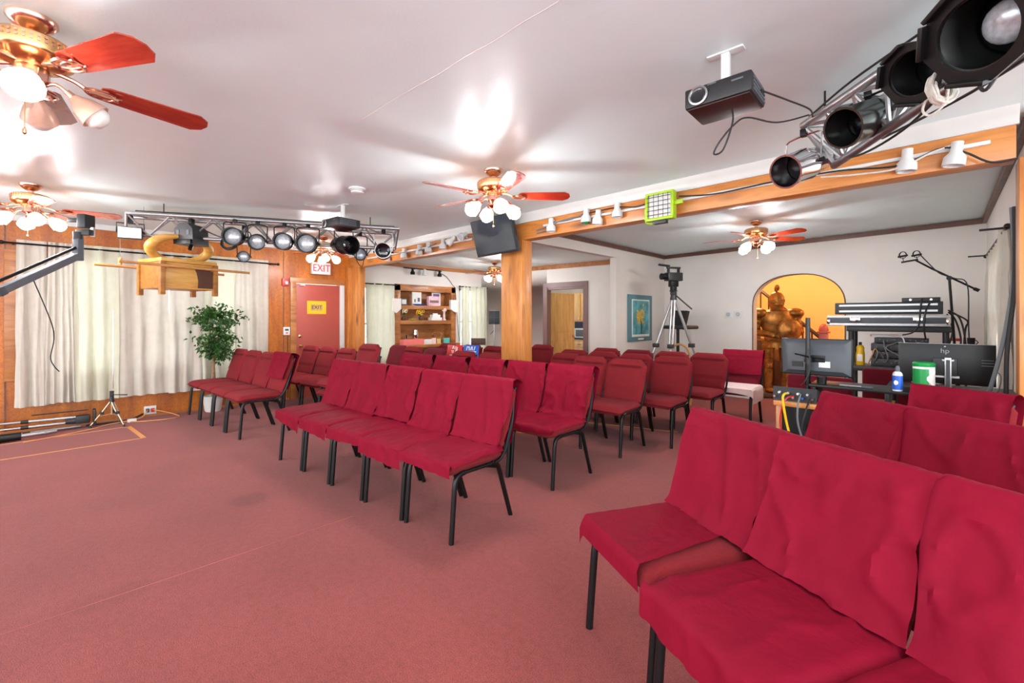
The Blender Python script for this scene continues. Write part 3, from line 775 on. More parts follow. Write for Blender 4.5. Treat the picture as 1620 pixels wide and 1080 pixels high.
curtain(4.0, 4.60, 0.42, 1.98, 4, 'sheer white curtain between the left pine post and the bookcase', x=-7.58, amp=0.015, m=CURTS, seed=40)
curtain(6.25, 6.48, 0.40, 2.03, 3, 'left half of the sheer curtain right of the bookcase', x=-7.57, amp=0.02, m=CURTS, seed=44)
curtain(6.50, 6.98, 0.40, 2.03, 4, 'right half of the sheer curtain in the rear left corner', x=-7.55, amp=0.02, m=CURTS, seed=48)
rod(3.97, 4.64, 1.955, -7.58, 'short curtain rod left of the bookcase'); rod(6.2, 7.0, 2.01, -7.57, 'short curtain rod right of the bookcase')
curtain(4.9, 5.5, 0.5, 2.02, 3, 'white curtain panel on the right wall nearest the corner post', x=0.345, amp=0.03, seed=60, group='curtains on the right wall')
curtain(5.6, 7.0, 0.5, 2.0, 5, 'white curtain panel on the right wall behind the microphone stand', x=0.35, amp=0.025, seed=66, group='curtains on the right wall')
rod(4.85, 7.05, 1.99, 0.345, 'dark curtain rod on the right wall')

# ------------------------------------------------------------------ trusses and stage lights
def truss(name, A, Bp, C_, A2, B2, C2, label, r=0.017, seg=8, cat='truss'):
    """three chords A-A2, B-B2, C-C2 with zig-zag lacing"""
    A, Bp, C_, A2, B2, C2 = map(Vector, (A, Bp, C_, A2, B2, C2))
    t = T(name, label, cat, tuple(A))
    o = A.copy()
    for p, q in ((A, A2), (Bp, B2), (C_, C2)): B().tube([p - o, q - o], r, 10).obj('chord', ALU, t)
    for P, P2, Q, Q2 in ((A, A2, C_, C2), (Bp, B2, C_, C2), (A, A2, Bp, B2)):
        b = B(); pts = []
        for i in range(seg * 2 + 1):
            s = i / (seg * 2); pts.append(((P.lerp(P2, s)) if i % 2 == 0 else (Q.lerp(Q2, s))) - o)
        for a, c in zip(pts[:-1], pts[1:]): b.tube([a, c], r * 0.45, 6)
        b.obj('lacing', ALU, t)
    b = B()
    for a, c in ((A, Bp), (Bp, C_), (C_, A), (A2, B2), (B2, C2), (C2, A2)): b.tube([a - o, c - o], r * 0.7, 8)
    b.obj('end_frame', ALU, t)
    for s in (0.12, 0.88):
        p = A.lerp(A2, s) - o; B().cyl(p, (p.x, p.y, CZ - A.z), 0.005, n=6).obj('hanger_rod', BLK, t)
    return t
truss('lighting_truss', (-5.93, 0.53, 2.385), (-6.17, 0.55, 2.385), (-6.05, 0.54, 2.18), (-4.66, 2.88, 2.385), (-4.98, 3.02, 2.385), (-4.85, 2.95, 2.17), 'long aluminium lighting truss hung above the stage by the curtain wall', 0.02, 7)
truss('lighting_truss', (-0.56, 2.93, 2.398), (-0.40, 3.05, 2.398), (-0.43, 3.03, 2.17), (0.46, 1.82, 2.398), (0.62, 1.94, 2.398), (0.41, 1.66, 2.17), 'aluminium lighting truss crossing the top right corner near the beam', 0.022, 8)

def can(p_lens, p_rear, r, m, label, frame=False, hang=None, lens=LENS, lz=0.0, group='stage spotlights', clamp_z=None, name='par_can'):
    L = Vector(p_lens); Q = Vector(p_rear); d = (L - Q).normalized(); ln = (L - Q).length; c = (L + Q) / 2
    t = T(name, label, 'stage light', tuple(c)); t['group'] = group
    M = look(d); h = ln / 2
    body = B().lathe([(r * 0.25, -h - r * 0.4), (r * 0.62, -h - r * 0.25), (r * 0.8, -h + r * 0.2), (r * 0.84, -h * 0.2), (r * 0.97, -h * 0.1), (r * 0.98, -h * 0.05), (r * 0.94, 0), (r * 0.94, h * 0.85), (r, h * 0.88), (r, h), (r * 0.9, h), (r * 0.9, -h * 0.2)], (0, 0, 0), M, 28, caps=False)
    body.obj('housing', m, t)
    B().lathe([(r * 0.9, h * (lz - 0.02)), (r * 0.86, h * (lz + 0.1)), (r * 0.6, h * (lz + 0.2)), (r * 0.3, h * (lz + 0.26)), (0, h * (lz + 0.28))], (0, 0, 0), M, 24, caps=False).obj('lens', lens, t)
    if frame:
        f = B(); N_ = 40; M3 = M.to_3x3()
        def oct_(a_, R_): q = (a_ % (PI / 4)) - PI / 8; return R_ * math.cos(PI / 8) / math.cos(q)
        vs = []
        for zz, ri, ro in ((h * 1.0, 0.93, 1.30), (h * 1.0 + 0.012, 0.93, 1.30)):
            for i in range(N_):
                a_ = 2 * PI * i / N_; ca, sa = math.cos(a_), math.sin(a_)
                vs.append(M3 @ Vector((ri * r * ca, ri * r * sa, zz))); vs.append(M3 @ Vector((oct_(a_, ro * r) * ca, oct_(a_, ro * r) * sa, zz)))
        fs = []
        for i in range(N_):
            j = (i + 1) % N_; o2 = 2 * N_
            fs += [(2 * i, 2 * i + 1, 2 * j + 1, 2 * j), (o2 + 2 * i, o2 + 2 * j, o2 + 2 * j + 1, o2 + 2 * i + 1), (2 * i + 1, o2 + 2 * i + 1, o2 + 2 * j + 1, 2 * j + 1), (2 * i, 2 * j, o2 + 2 * j, o2 + 2 * i)]
        f.add(vs, fs)
        for k in (0, 2, 3, 5, 7):
            a0, a1 = PI / 4 * k, PI / 4 * (k + 1); mid = (a0 + a1) / 2; R2 = 1.30 * r * math.cos(PI / 8)
            f.box(M3 @ Vector((R2 * math.cos(mid), R2 * math.sin(mid), h + 0.018)), (0.012, r * 0.9, 0.034), 0.002, M=M @ Matrix.Rotation(mid, 4, 'Z'))
        f.obj('gel_frame', BLK, t)
    # yoke: a strap from both sides up to a clamp
    side = d.cross(Vector((0, 0, 1))).normalized()
    zt = (clamp_z - c.z) if clamp_z else r * 2.0
    yk = B().tube([side * r * 1.02, side * r * 1.1 + Vector((0, 0, zt * 0.55)), side * r * 0.9 + Vector((0, 0, zt * 0.8)), -side * r * 0.9 + Vector((0, 0, zt * 0.8)), -side * r * 1.1 + Vector((0, 0, zt * 0.55)), -side * r * 1.02], 0.006, 6, 3)
    yk.obj('yoke', BLK if m != CHROME else CHROME, t)
    cl = B().box((0, 0, zt * 0.9), (0.03, 0.04, max(0.02, zt * 0.2)), 0.004); cl.obj('clamp', BLK, t)
    for s in (-1, 1): B().cyl(side * s * r * 1.0, side * s * r * 1.22, 0.012, n=10).obj('knob', BLK, t)
    return t
# far truss
AIM = Vector((0.82, -0.42, -0.38)).normalized()
def farcan(c, r, ln, m, label, aim=None, **k):
    a = Vector(aim).normalized() if aim else AIM; c = Vector(c); can(c + a * ln / 2, c - a * ln / 2, r * 1.12, m, label, clamp_z=2.37, lz=0.35, **k)
farcan((-5.40, 1.36, 2.18), 0.085, 0.26, BLK, 'black stage spotlight with a bright lens, left of the row on the far truss', (0.95, -0.5, -0.1))
farcan((-5.34, 1.56, 2.15), 0.075, 0.22, BLK, 'black stage spotlight, second of the row on the far truss', (0.95, -0.4, -0.25))
farcan((-5.24, 1.80, 2.165), 0.085, 0.22, BLK, 'black stage spotlight, third of the row on the far truss', (0.92, -0.6, -0.1))
farcan((-5.10, 2.00, 2.15), 0.095, 0.26, BLK, 'black stage spotlight below and left of the far projector', (0.9, -0.6, -0.1))
farcan((-4.90, 2.32, 2.15), 0.095, 0.30, BLK, 'black stage spotlight below the far projector, facing right', (0.9, 0.1, -0.1), lens=LENSD)
farcan((-5.10, 2.62, 2.09), 0.066, 0.2, BLK, 'small black ring-lensed stage spotlight right of the far projector', (0.95, -0.5, 0.0))
farcan((-4.76, 2.74, 2.10), 0.085, 0.22, CHROME, 'mirror-finished stage spotlight at the right end of the far truss', (0.9, -0.6, 0.05), lens=LENSD)
farcan((-5.72, 1.53, 2.02), 0.055, 0.16, BLK, 'small spotlight on a silver bracket, lowest on the far truss', (0.95, -0.3, -0.1))
# flood light and moving-head box
t = T('flood_light', 'rectangular white-faced flood light on the left end of the far truss', 'flood light', (-5.99, 0.57, 2.19), R(-105))
B().box((0, 0, 0), (0.2, 0.07, 0.12), 0.008).obj('housing', BLK, t)
B().box((0, 0.037, 0), (0.185, 0.006, 0.105), 0.002).obj('glass_front', PLASTW, t)
B().tube([(-0.11, 0, 0), (-0.11, 0, 0.1), (0.11, 0, 0.1), (0.11, 0, 0)], 0.006, 6).obj('yoke', BLK, t)
B().box((0, 0, 0.14), (0.04, 0.05, 0.09), 0.006).obj('clamp', BLK, t)
t = T('effect_light', 'black box-shaped stage effect light above the carved wooden chest', 'stage light', (-5.79, 1.05, 2.20), R(40))
B().prism([(-0.11, -0.10), (0.11, -0.10), (0.10, 0.06), (0.04, 0.12), (-0.04, 0.12), (-0.10, 0.06)], 0.22, Matrix.Rotation(R(90), 4, 'X')).obj('housing', BLKP, t)
B().box((0, -0.115, -0.08), (0.19, 0.03, 0.05), 0.004).obj('control_panel', BLK, t)
B().tube([(0, 0, -0.1), (0, -0.02, -0.15)], 0.02, 10).obj('knob', BLK, t)
for sx in (-0.06, 0.05): B().box((sx, -0.112, 0.02), (0.03, 0.004, 0.05)).obj('vent', GREY, t)
B().box((0, 0, 0.15), (0.04, 0.05, 0.07), 0.006).obj('clamp', BLK, t)
# coiled cables along the far truss
def cable(pts, r, m, label, name='cable', cat='cable', sub=6, group=None):
    return B().tube(pts, r, 7, sub).obj(name, m, label=label, cat=cat, group=group)
def coil(c, R_, turns, r, m, label, ax=(1, 0, 0), seed=0, name='cable_coil', squash=1.0):
    M = look(ax).to_3x3(); pts = []; rnd = random.Random(seed)
    for i in range(turns * 14):
        a = 2 * PI * i / 14; rr = R_ * (1 + 0.14 * math.sin(a * 0.37 + seed) + 0.04 * rnd.random())
        pts.append(Vector(c) + M @ Vector((rr * math.cos(a) * squash, rr * math.sin(a), 0.012 * math.sin(a * 0.21 + seed) + 0.01 * rnd.random())))
    return B().tube(pts, r, 6, 1).obj(name, m, label=label, cat='cable')
coil((-5.93, 1.02, 2.22), 0.085, 3, 0.006, CABLEB, 'looped black cable hung on the far truss left of the black effect light', (0.8, -0.5, 0))
coil((-5.62, 1.36, 2.14), 0.07, 5, 0.007, CABLEB, 'bundle of black cable knotted under the far truss right of the effect light', (0.8, -0.5, 0.3), 3)
cable([(-5.95, 0.62, 2.2), (-5.9, 0.75, 2.16), (-5.9, 0.95, 2.16), (-5.8, 1.1, 2.15)], 0.005, CABLEB, 'black cable sagging from the flood light to the effect light')
cable([(-5.75, 1.1, 2.3), (-5.6, 1.25, 2.2), (-5.5, 1.4, 2.15)], 0.006, CABLEB, 'black cable from the effect light to the knotted bundle')
cable([(-5.9, 0.6, 2.41), (-5.5, 1.4, 2.42), (-5.1, 2.1, 2.41), (-4.7, 2.85, 2.41)], 0.007, CABLEB, 'black cable lying along the top of the far truss')
cable([(-4.85, 2.45, 2.15), (-4.95, 2.5, 2.0), (-4.92, 2.55, 1.93), (-4.88, 2.56, 2.02), (-4.8, 2.6, 2.12)], 0.005, CABLEB, 'thin black cable loop dangling below the projector end of the far truss')

# near truss cans
can((-0.62, 2.806, 2.123), (-0.50, 3.08, 2.24), 0.092, CHROME, 'chrome stage spotlight with a black cap, lowest on the near truss', lens=BLK, clamp_z=2.38, group='near truss spotlights')
can((-0.329, 2.532, 2.193), (-0.17, 2.80, 2.32), 0.092, DKCHROME, 'smoked black stage spotlight, second from the left on the near truss', lens=LENSD, clamp_z=2.38, group='near truss spotlights')
can((-0.071, 2.183, 2.212), (0.077, 2.409, 2.32), 0.086, DKCHROME, 'octagon-framed stage spotlight with an empty dark throat, middle of the near truss', True, lens=BLK, clamp_z=2.38, group='near truss spotlights')
can((0.068, 1.649, 2.05), (0.235, 1.865, 2.17), 0.096, DKCHROME, 'largest octagon-framed stage spotlight with a visible glass lamp, top right corner', True, lens=BLK, clamp_z=2.38, group='near truss spotlights')
# glass lamp inside the largest can
lm = B().ball((0.125, 1.725, 2.09), 0.055, (1, 1, 0.55), 20, 12, look((-0.167, -0.216, -0.12)))
lm.obj('lamp_bulb', LENS, label='round glass lamp inside the largest near stage spotlight', cat='bulb')
t = T('dimmer_pack', 'black dimmer box with a green indicator on the near truss', 'dimmer', (0.17, 2.13, 2.20), R(-58))
B().box((0, 0, 0), (0.34, 0.16, 0.07), 0.006).obj('housing', BLKP, t)
B().cyl((0.06, -0.081, 0.0), (0.06, -0.086, 0), 0.008, n=10).obj('indicator', emis('green_led', (0.3, 1, 0.05, 1), 3), t)
for i in range(4): B().cyl((0.09 + i * 0.018, -0.081, -0.005), (0.09 + i * 0.018, -0.086, -0.005), 0.005, n=8).obj('socket', GREY, t)
coil((-0.005, 2.20, 2.135), 0.052, 8, 0.006, ROPE, 'coil of white rope tied to the near truss', (0.7, -0.7, 0.1), 5, 'rope_coil', 0.75)
cable([(-0.02, 2.22, 2.16), (-0.05, 2.20, 2.08), (-0.03, 2.20, 2.05), (0.01, 2.18, 2.08), (0.02, 2.16, 2.17)], 0.004, ROPE, 'loose white rope loop hanging below the rope coil', 'rope', 'rope')
for i, (p, l) in enumerate((([(0.10, 2.08, 2.17), (0.085, 2.06, 2.08), (0.10, 2.05, 2.04), (0.14, 2.03, 2.10), (0.2, 2.0, 2.17)], 'black cable loop drooping in a V below the near truss'),
    ([(-0.2, 2.70, 2.16), (0.0, 2.30, 2.10), (0.1, 2.14, 2.09), (0.2, 2.02, 2.11), (0.3, 1.9, 2.16)], 'black cable running under the dimmer box'),
    ([(-0.42, 3.0, 2.19), (-0.28, 2.78, 2.13), (-0.12, 2.52, 2.12), (0.0, 2.32, 2.16)], 'black cable strapped to the lower chord of the near truss'),
    ([(0.19, 2.02, 2.17), (0.17, 1.98, 2.11), (0.19, 1.95, 2.07), (0.23, 1.94, 2.1), (0.21, 1.97, 2.15), (0.3, 1.85, 2.2)], 'tangled grey cable loop at the right end of the near truss'),
    ([(-0.52, 2.88, 2.42), (-0.3, 2.6, 2.43), (0.0, 2.27, 2.42), (0.3, 1.93, 2.42)], 'black cable on the upper chord of the near truss'))):
    cable(p, 0.0055, CABLEG if i == 3 else CABLEB, l)

# ------------------------------------------------------------------ projectors
def projector(x, y, z, rz, label, w_=0.31, d_=0.24, h_=0.085):
    t = T('projector', label, 'projector', (x, y, z), R(rz), 'ceiling projectors')
    B().box((0, 0, 0), (w_, d_, h_), 0.010).obj('housing', BLKP, t)
    B().box((0, 0, -h_ / 2 - 0.002), (w_ - 0.02, d_ - 0.02, 0.006), 0.002).obj('base_plate', BRONZEP, t)
    lx = -w_ / 2 + 0.06
    B().lathe([(0.036, 0), (0.041, 0.003), (0.041, 0.010), (0.034, 0.012), (0.030, 0.006)], (lx, -d_ / 2 + 0.001, 0), look((0, -1, 0)), 28, caps=False).obj('lens_ring', ALU, t)
    B().lathe([(0.031, 0.002), (0.028, 0.004), (0.016, 0.0), (0.0, 0.006)], (lx, -d_ / 2 - 0.004, 0), look((0, -1, 0)), 24, caps=False).obj('lens', LENSD, t)
    v = B()
    for i in range(12):
        for j in range(4): v.box((w_ / 2 + 0.0008, -d_ / 2 + 0.035 + i * 0.0155, -0.024 + j * 0.016), (0.002, 0.009, 0.009))
    v.obj('vent_grille', GREY, t)
    B().box((w_ * 0.3, -d_ / 2 - 0.0005, 0.018), (0.045, 0.002, 0.007)).obj('brand_plate', GREY, t)
    B().box((-0.02, -d_ / 2 - 0.0005, 0.034), (0.035, 0.002, 0.006)).obj('badge', GREY, t)
    m_ = B().box((0, 0.02, h_ / 2 + 0.006), (0.14, 0.05, 0.012), 0.003)
    top = CZ - z
    m_.box((0, 0.02, (h_ / 2 + top) / 2), (0.035, 0.03, top - h_ / 2), 0.004); m_.box((0, 0.02, top - 0.004), (0.15, 0.045, 0.008), 0.003)
    m_.obj('ceiling_mount', PLASTW, t)
    return t
projector(-0.69, 2.065, 2.285, 2, 'black projector hung from a white ceiling mount in the open middle of the ceiling', 0.27, 0.215)
projector(-4.50, 2.10, 2.295, 6, 'black projector hung in front of the far lighting truss', 0.30, 0.26)
cable([(-0.66, 2.07, 2.235), (-0.655, 2.06, 2.17), (-0.69, 2.05, 2.06), (-0.73, 2.05, 2.05), (-0.71, 2.06, 2.10), (-0.66, 2.09, 2.17), (-0.62, 2.15, 2.21), (-0.55, 2.35, 2.23), (-0.5, 2.75, 2.38)], 0.004, CABLEB, 'thin black cable looping below the near projector and running to the truss')
cable([(-0.555, 2.10, 2.29), (-0.5, 2.3, 2.30), (-0.47, 2.6, 2.35), (-0.5, 2.85, 2.40)], 0.004, CABLEB, 'black cable from the side of the near projector to the truss')

# ------------------------------------------------------------------ television on the post
t = T('television', 'black flat television tilted forward on the pine post under the beam', 'television', (-3.72, 3.56, 2.27))
t.rotation_euler = (R(16), R(0), R(-4))
B().box((0, 0, 0), (0.72, 0.05, 0.43), 0.008).obj('casing', BLKP, t)
B().box((0, -0.026, 0.005), (0.69, 0.003, 0.39)).obj('screen', SCREEN, t)
B().box((0.05, 0.10, 0.0), (0.12, 0.16, 0.12), 0.01).obj('wall_bracket', BLK, t)

# ------------------------------------------------------------------ track lights on the beam
def track(x0, x1, y, z, label, m=PLASTW):
    L = x1 - x0
    t = T('light_track', label, 'light track', ((x0 + x1) / 2, y, z))
    B().box((0, 0, 0), (L, 0.025, 0.022), 0.003).obj('rail', m, t)
    return t
track(-3.12, 0.2, 3.73, 2.325, 'long white light track on the beam right of the television')
track(-7.0, -4.3, 3.73, 2.325, 'white light track on the beam left of the television')
def spot(x, z, tilt=0, yaw=0, label='', green=False, s=1.0, y=3.69, m=PLASTW, group='white track spotlights on the beam', name='track_spotlight'):
    t = T(name, label, 'track light', (x, y, z), group=group)
    t.rotation_euler = (R(tilt), R(yaw), 0)
    B().lathe([(0.0, 0.055), (0.027, 0.052), (0.028, 0.0), (0.03, -0.01), (0.05, -0.035), (0.052, -0.085), (0.046, -0.087), (0.044, -0.04)], n=20, caps=False).obj('housing', m, t)
    B().lathe([(0.044, -0.07), (0.03, -0.074 - (0.02 if green else 0)), (0, -0.076 - (0.03 if green else 0))], n=18, caps=False).obj('lens', GREENP if green else LENS, t)
    B().box((0, 0.03, 0.035), (0.02, 0.05, 0.02), 0.003).obj('track_adapter', m, t)
    t.scale = (s,) * 3
    return t
W_ = 'white track spotlight '
spot(-2.985, 2.325, 0, 0, W_ + 'just right of the television, alone on the track')
spot(-2.54, 2.355, 0, 0, W_ + 'with a green lens', True)
spot(-2.40, 2.315, 0, 6, W_ + 'right beside the green-lensed one')
spot(-2.19, 2.35, 0, 0, W_ + 'left of the lime work light')
spot(-0.155, 2.315, 0, 3, W_ + 'partly crossed by cables, second from the corner post')
spot(0.06, 2.30, 0, 8, W_ + 'nearest the corner post')
for i, (x, z, ti, ya, l) in enumerate(((-6.30, 2.315, 0, 4, 'leftmost on the beam, beside the truss end'), (-5.82, 2.31, 0, 0, 'second from the truss end'), (-5.42, 2.32, 0, 0, 'third from the truss end'),
        (-5.20, 2.33, 0, -4, 'fourth from the truss end'), (-4.86, 2.34, 0, 3, 'fifth from the truss end, pointing down'), (-4.66, 2.36, -30, 40, 'tilted left, sixth from the truss end'), (-4.42, 2.385, -60, -10, 'tilted at the camera, left of the television'))):
    spot(x, z, ti, ya, W_ + l)
for i, (p, l) in enumerate((([(-3.2, 3.70, 2.28), (-3.05, 3.69, 2.30), (-2.98, 3.7, 2.33), (-2.75, 3.70, 2.33), (-2.55, 3.7, 2.37)], 'grey cable sagging along the beam right of the television'),
    ([(-3.2, 3.71, 2.25), (-3.0, 3.69, 2.27), (-2.9, 3.7, 2.33), (-2.6, 3.7, 2.35)], 'lower grey cable along the beam right of the television'),
    ([(-2.5, 3.7, 2.36), (-2.2, 3.69, 2.36), (-2.0, 3.69, 2.33), (-1.86, 3.69, 2.35)], 'black cable from the green-lensed spotlight to the work light'),
    ([(-1.6, 3.69, 2.35), (-1.3, 3.70, 2.315), (-0.9, 3.70, 2.325), (-0.5, 3.70, 2.315), (-0.2, 3.67, 2.27), (0.0, 3.68, 2.33), (0.1, 3.69, 2.28), (0.2, 3.69, 2.20), (0.3, 3.7, 2.2)], 'black cable sagging along the beam to the corner post'),
    ([(-0.6, 3.69, 2.29), (-0.4, 3.67, 2.26), (-0.2, 3.66, 2.25), (-0.05, 3.67, 2.31), (0.05, 3.69, 2.34)], 'white cable sagging below the track near the corner post'),
    ([(-6.2, 3.7, 2.34), (-5.8, 3.66, 2.30), (-5.3, 3.66, 2.29), (-5.0, 3.68, 2.35)], 'grey cable swagged across the left track spotlights'),
    ([(-4.35, 3.69, 2.36), (-4.2, 3.69, 2.33), (-4.05, 3.69, 2.34)], 'grey cable entering the television from the left'))):
    cable(p, 0.006, (CABLEG, CABLEG, CABLEB, CABLEB, ROPE, CABLEG, CABLEG)[i], l)
# halogen work light
t = T('work_light', 'lime green caged halogen work light clipped to the beam', 'work light', (-1.73, 3.62, 2.275))
t.rotation_euler = (0, 0, R(0))
f = B(); f.box((0, 0.0, 0.108), (0.25, 0.07, 0.022), 0.008); f.box((0, 0.0, -0.108), (0.25, 0.07, 0.026), 0.008)
for s in (-1, 1): f.box((s * 0.115, 0, 0), (0.024, 0.07, 0.20), 0.008)
f.box((0, 0.03, 0), (0.22, 0.02, 0.20)); f.obj('frame', LIME, t)
B().box((0, 0.0, 0), (0.205, 0.04, 0.19)).obj('reflector', PLASTW, t)
g = B()
for i in range(5): g.tube([(-0.085 + i * 0.0425, -0.042, -0.1), (-0.085 + i * 0.0425, -0.042, 0.1)], 0.0025, 5)
for i in range(5): g.tube([(-0.105, -0.044, -0.075 + i * 0.0375), (0.105, -0.044, -0.075 + i * 0.0375)], 0.0025, 5)
g.obj('wire_guard', BLK, t)
B().box((0.16, 0.0, 0.01), (0.07, 0.02, 0.035), 0.006).obj('handle', LIME, t)
B().box((0.0, 0, -0.135), (0.12, 0.05, 0.03), 0.004).obj('base_foot', BLKP, t)
B().tube([(-0.14, 0, 0.0), (-0.14, 0.02, -0.12), (0.0, 0.03, -0.14)], 0.007, 6, 3).obj('bracket', LIME, t)

# track of three spots in the rear left room
track(-0.45, 0.45, 0, 0, 'dark light track on the rear left wall above the bookcase', BLK).matrix_world = Matrix.Translation((XL + 0.09, 5.25, 2.31)) @ Matrix.Rotation(R(90), 4, 'Z')
for yy, m, l in ((5.0, BLK, 'black spotlight left of three above the bookcase'), (5.28, PLASTW, 'white spotlight between two black ones above the bookcase'), (5.66, BLK, 'black spotlight right of three above the bookcase')):
    spot(XL + 0.10, 2.265, 0, 0, l, y=yy, m=m, s=0.9, group='spotlights above the bookcase')

# smoke detector
t = T('smoke_detector', 'round white smoke detector on the ceiling left of the middle fan', 'smoke detector', (-3.83, 1.94, CZ))
B().lathe([(0.075, 0), (0.075, -0.014), (0.06, -0.02), (0.055, -0.042), (0.035, -0.05), (0, -0.051)], n=26, caps=False).obj('body', PLASTW, t)
B().lathe([(0.057, -0.021), (0.06, -0.026), (0.057, -0.031)], n=26, caps=False).obj('vent_ring', GREY, t)

# ------------------------------------------------------------------ carved wooden chest with poles and wings, hung above the stage
t = T('wooden_chest', 'carved golden wood chest with carrying poles and curved wings, hung before the curtains', 'chest', (-5.93, 0.96, 1.56), R(107))
B().box((0, 0, 0.20), (0.50, 0.42, 0.27), 0.008).obj('box', ARKW, t)
for sx in (-0.254, 0.254): B().box((sx, 0, 0.20), (0.012, 0.40, 0.27), 0.004).obj('end_panel', ARKD, t)
for sx in (-1, 1):
    for sy in (-1, 1): B().box((sx * 0.255, sy * 0.215, 0.17), (0.045, 0.045, 0.34), 0.004).obj('leg', ARKD, t)
B().box((0, 0, 0.355), (0.54, 0.46, 0.04), 0.008).obj('lid', ARKW, t)
g = B(); g.prism([(-0.02, -0.12), (0.13, -0.12), (0.13, 0.11), (-0.06, 0.11), (-0.03, 0.04), (-0.015, -0.04)], 0.006, Matrix.Translation((0.10, -0.212, 0.20)) @ Matrix.Rotation(R(90), 4, 'X')); g.obj('doorway', BRICKR, t)
for sy in (-0.25, 0.25): B().tube([(-0.62, sy, 0.29), (0.62, sy, 0.29)], 0.014, 10).obj('pole', WSTRAW, t)
for sy in (-0.235, 0.235):
    for sx in (-0.22, 0.22): B().box((sx, sy, 0.29), (0.03, 0.03, 0.045), 0.004).obj('ring', ARKD, t)
for sx in (-1, 1):
    b = B(); pts = []; rr = []
    for i in range(15):
        a = R(-85 + i * 11.5); pts.append((sx * (0.01 + 0.27 * math.cos(a)), -0.04 - 0.10 * math.sin(a), 0.50 + 0.12 * math.sin(a))); rr.append(0.014 + 0.036 * math.sin(PI * (i + 0.6) / 16))
    b.tube(pts, rr, 10); b.obj('wing', ARKW, t)
B().ball((0, 0.02, 0.39), 0.035, (1.6, 1, 0.8)).obj('finial', ARKW, t)
for sx in (-0.25, 0.25): B().cyl((sx, 0.15, 0.37), (sx, 0.15, 0.925), 0.0015, n=5).obj('suspension_wire', CABLEG, t)

# hanging tassel
t = T('pull_cord', 'pale hanging pull cord with a wooden tassel left of the carved chest', 'pull cord', (-6.1, 0.50, 1.90))
B().tube([(0, 0, 0.24), (0, 0, 0.04)], 0.0025, 5).obj('cord', CABLEG, t)
B().lathe([(0.004, 0.05), (0.018, 0.03), (0.02, 0.0), (0.012, -0.03), (0, -0.035)], n=10, caps=False).obj('tassel', WSTRAW, t)

# ------------------------------------------------------------------ camera jib
t = T('camera_jib', 'grey camera jib arm with a black camera head reaching in from the left edge', 'camera jib', (0, 0, 0))
p0 = Vector((-4.20, -0.95, 0.95)); p1 = Vector((-5.36, 0.165, 1.86))
dj = (p1 - p0).normalized()
b = B(); Mj = look(dj); b.box((p0 + p1) / 2, (0.055, 0.055, (p1 - p0).length), 0.006, M=Mj); b.obj('boom', GREY, t)
o_ = Vector((0, 0, 0.075))
B().cyl(p0 + o_, p1 + o_, 0.012, n=10).obj('tie_rod', BLK, t)
B().box(p0.lerp(p1, 0.62), (0.062, 0.062, 0.05), 0.004, M=Mj).obj('joint_sleeve', DKGREY, t)
B().box(p1 + Vector((0, 0, 0.05)), (0.06, 0.05, 0.19), 0.006, rz=R(40)).obj('head_bracket', GREY, t)
h = B().cyl(p1 + Vector((0, 0, 0.14)), p1 + Vector((0, 0, 0.2)), 0.035, n=14); h.box(p1 + Vector((0.02, 0.04, 0.20)), (0.12, 0.05, 0.05), 0.008, rz=R(44)); h.obj('pan_head', BLKP, t)
h = B().box(p1 + Vector((-0.01, 0.05, 0.30)), (0.075, 0.10, 0.12), 0.01, rz=R(44)); h.box(p1 + Vector((-0.06, -0.02, 0.31)), (0.10, 0.04, 0.035), 0.008, rz=R(44)); h.obj('camera', BLKP, t)
B().cyl(p1 + Vector((0.03, 0.09, 0.17)), p1 + Vector((0.03, 0.09, 0.25)), 0.016, n=12).obj('lens', ALU, t)
b = B(); b.tube([p0 + dj * -0.4, p0], 0.03, 8); b.box(p0 + dj * -0.45, (0.16, 0.16, 0.16), 0.02); b.obj('counterweight', BLK, t)
b = B(); b.tube([p0 + dj * 0.05, (p0.x - 0.03, p0.y + 0.03, 0.5)], 0.03, 10)
b.obj('column', BLK, t)
for i in range(3):
    a = 2 * PI * i / 3; B().tube([(p0.x - 0.03, p0.y + 0.03, 0.62), (p0.x - 0.03 + 0.4 * math.cos(a), p0.y + 0.03 + 0.4 * math.sin(a), 0.012)], 0.016, 8).obj('leg', BLK, t)
cable([(-5.1, -0.10, 1.64), (-5.2, -0.0, 1.3), (-5.3, 0.02, 1.15), (-5.28, 0.0, 1.0), (-5.22, 0.02, 0.93), (-5.24, 0.05, 0.88)], 0.004, CABLEB, 'thin dark cable dangling from the jib arm in front of the curtains')
cable([(-4.9, -0.28, 1.45), (-4.96, -0.28, 1.3), (-4.98, -0.27, 1.15), (-4.96, -0.28, 1.02)], 0.003, CABLEB, 'short dark cord hanging from the jib near the left edge')

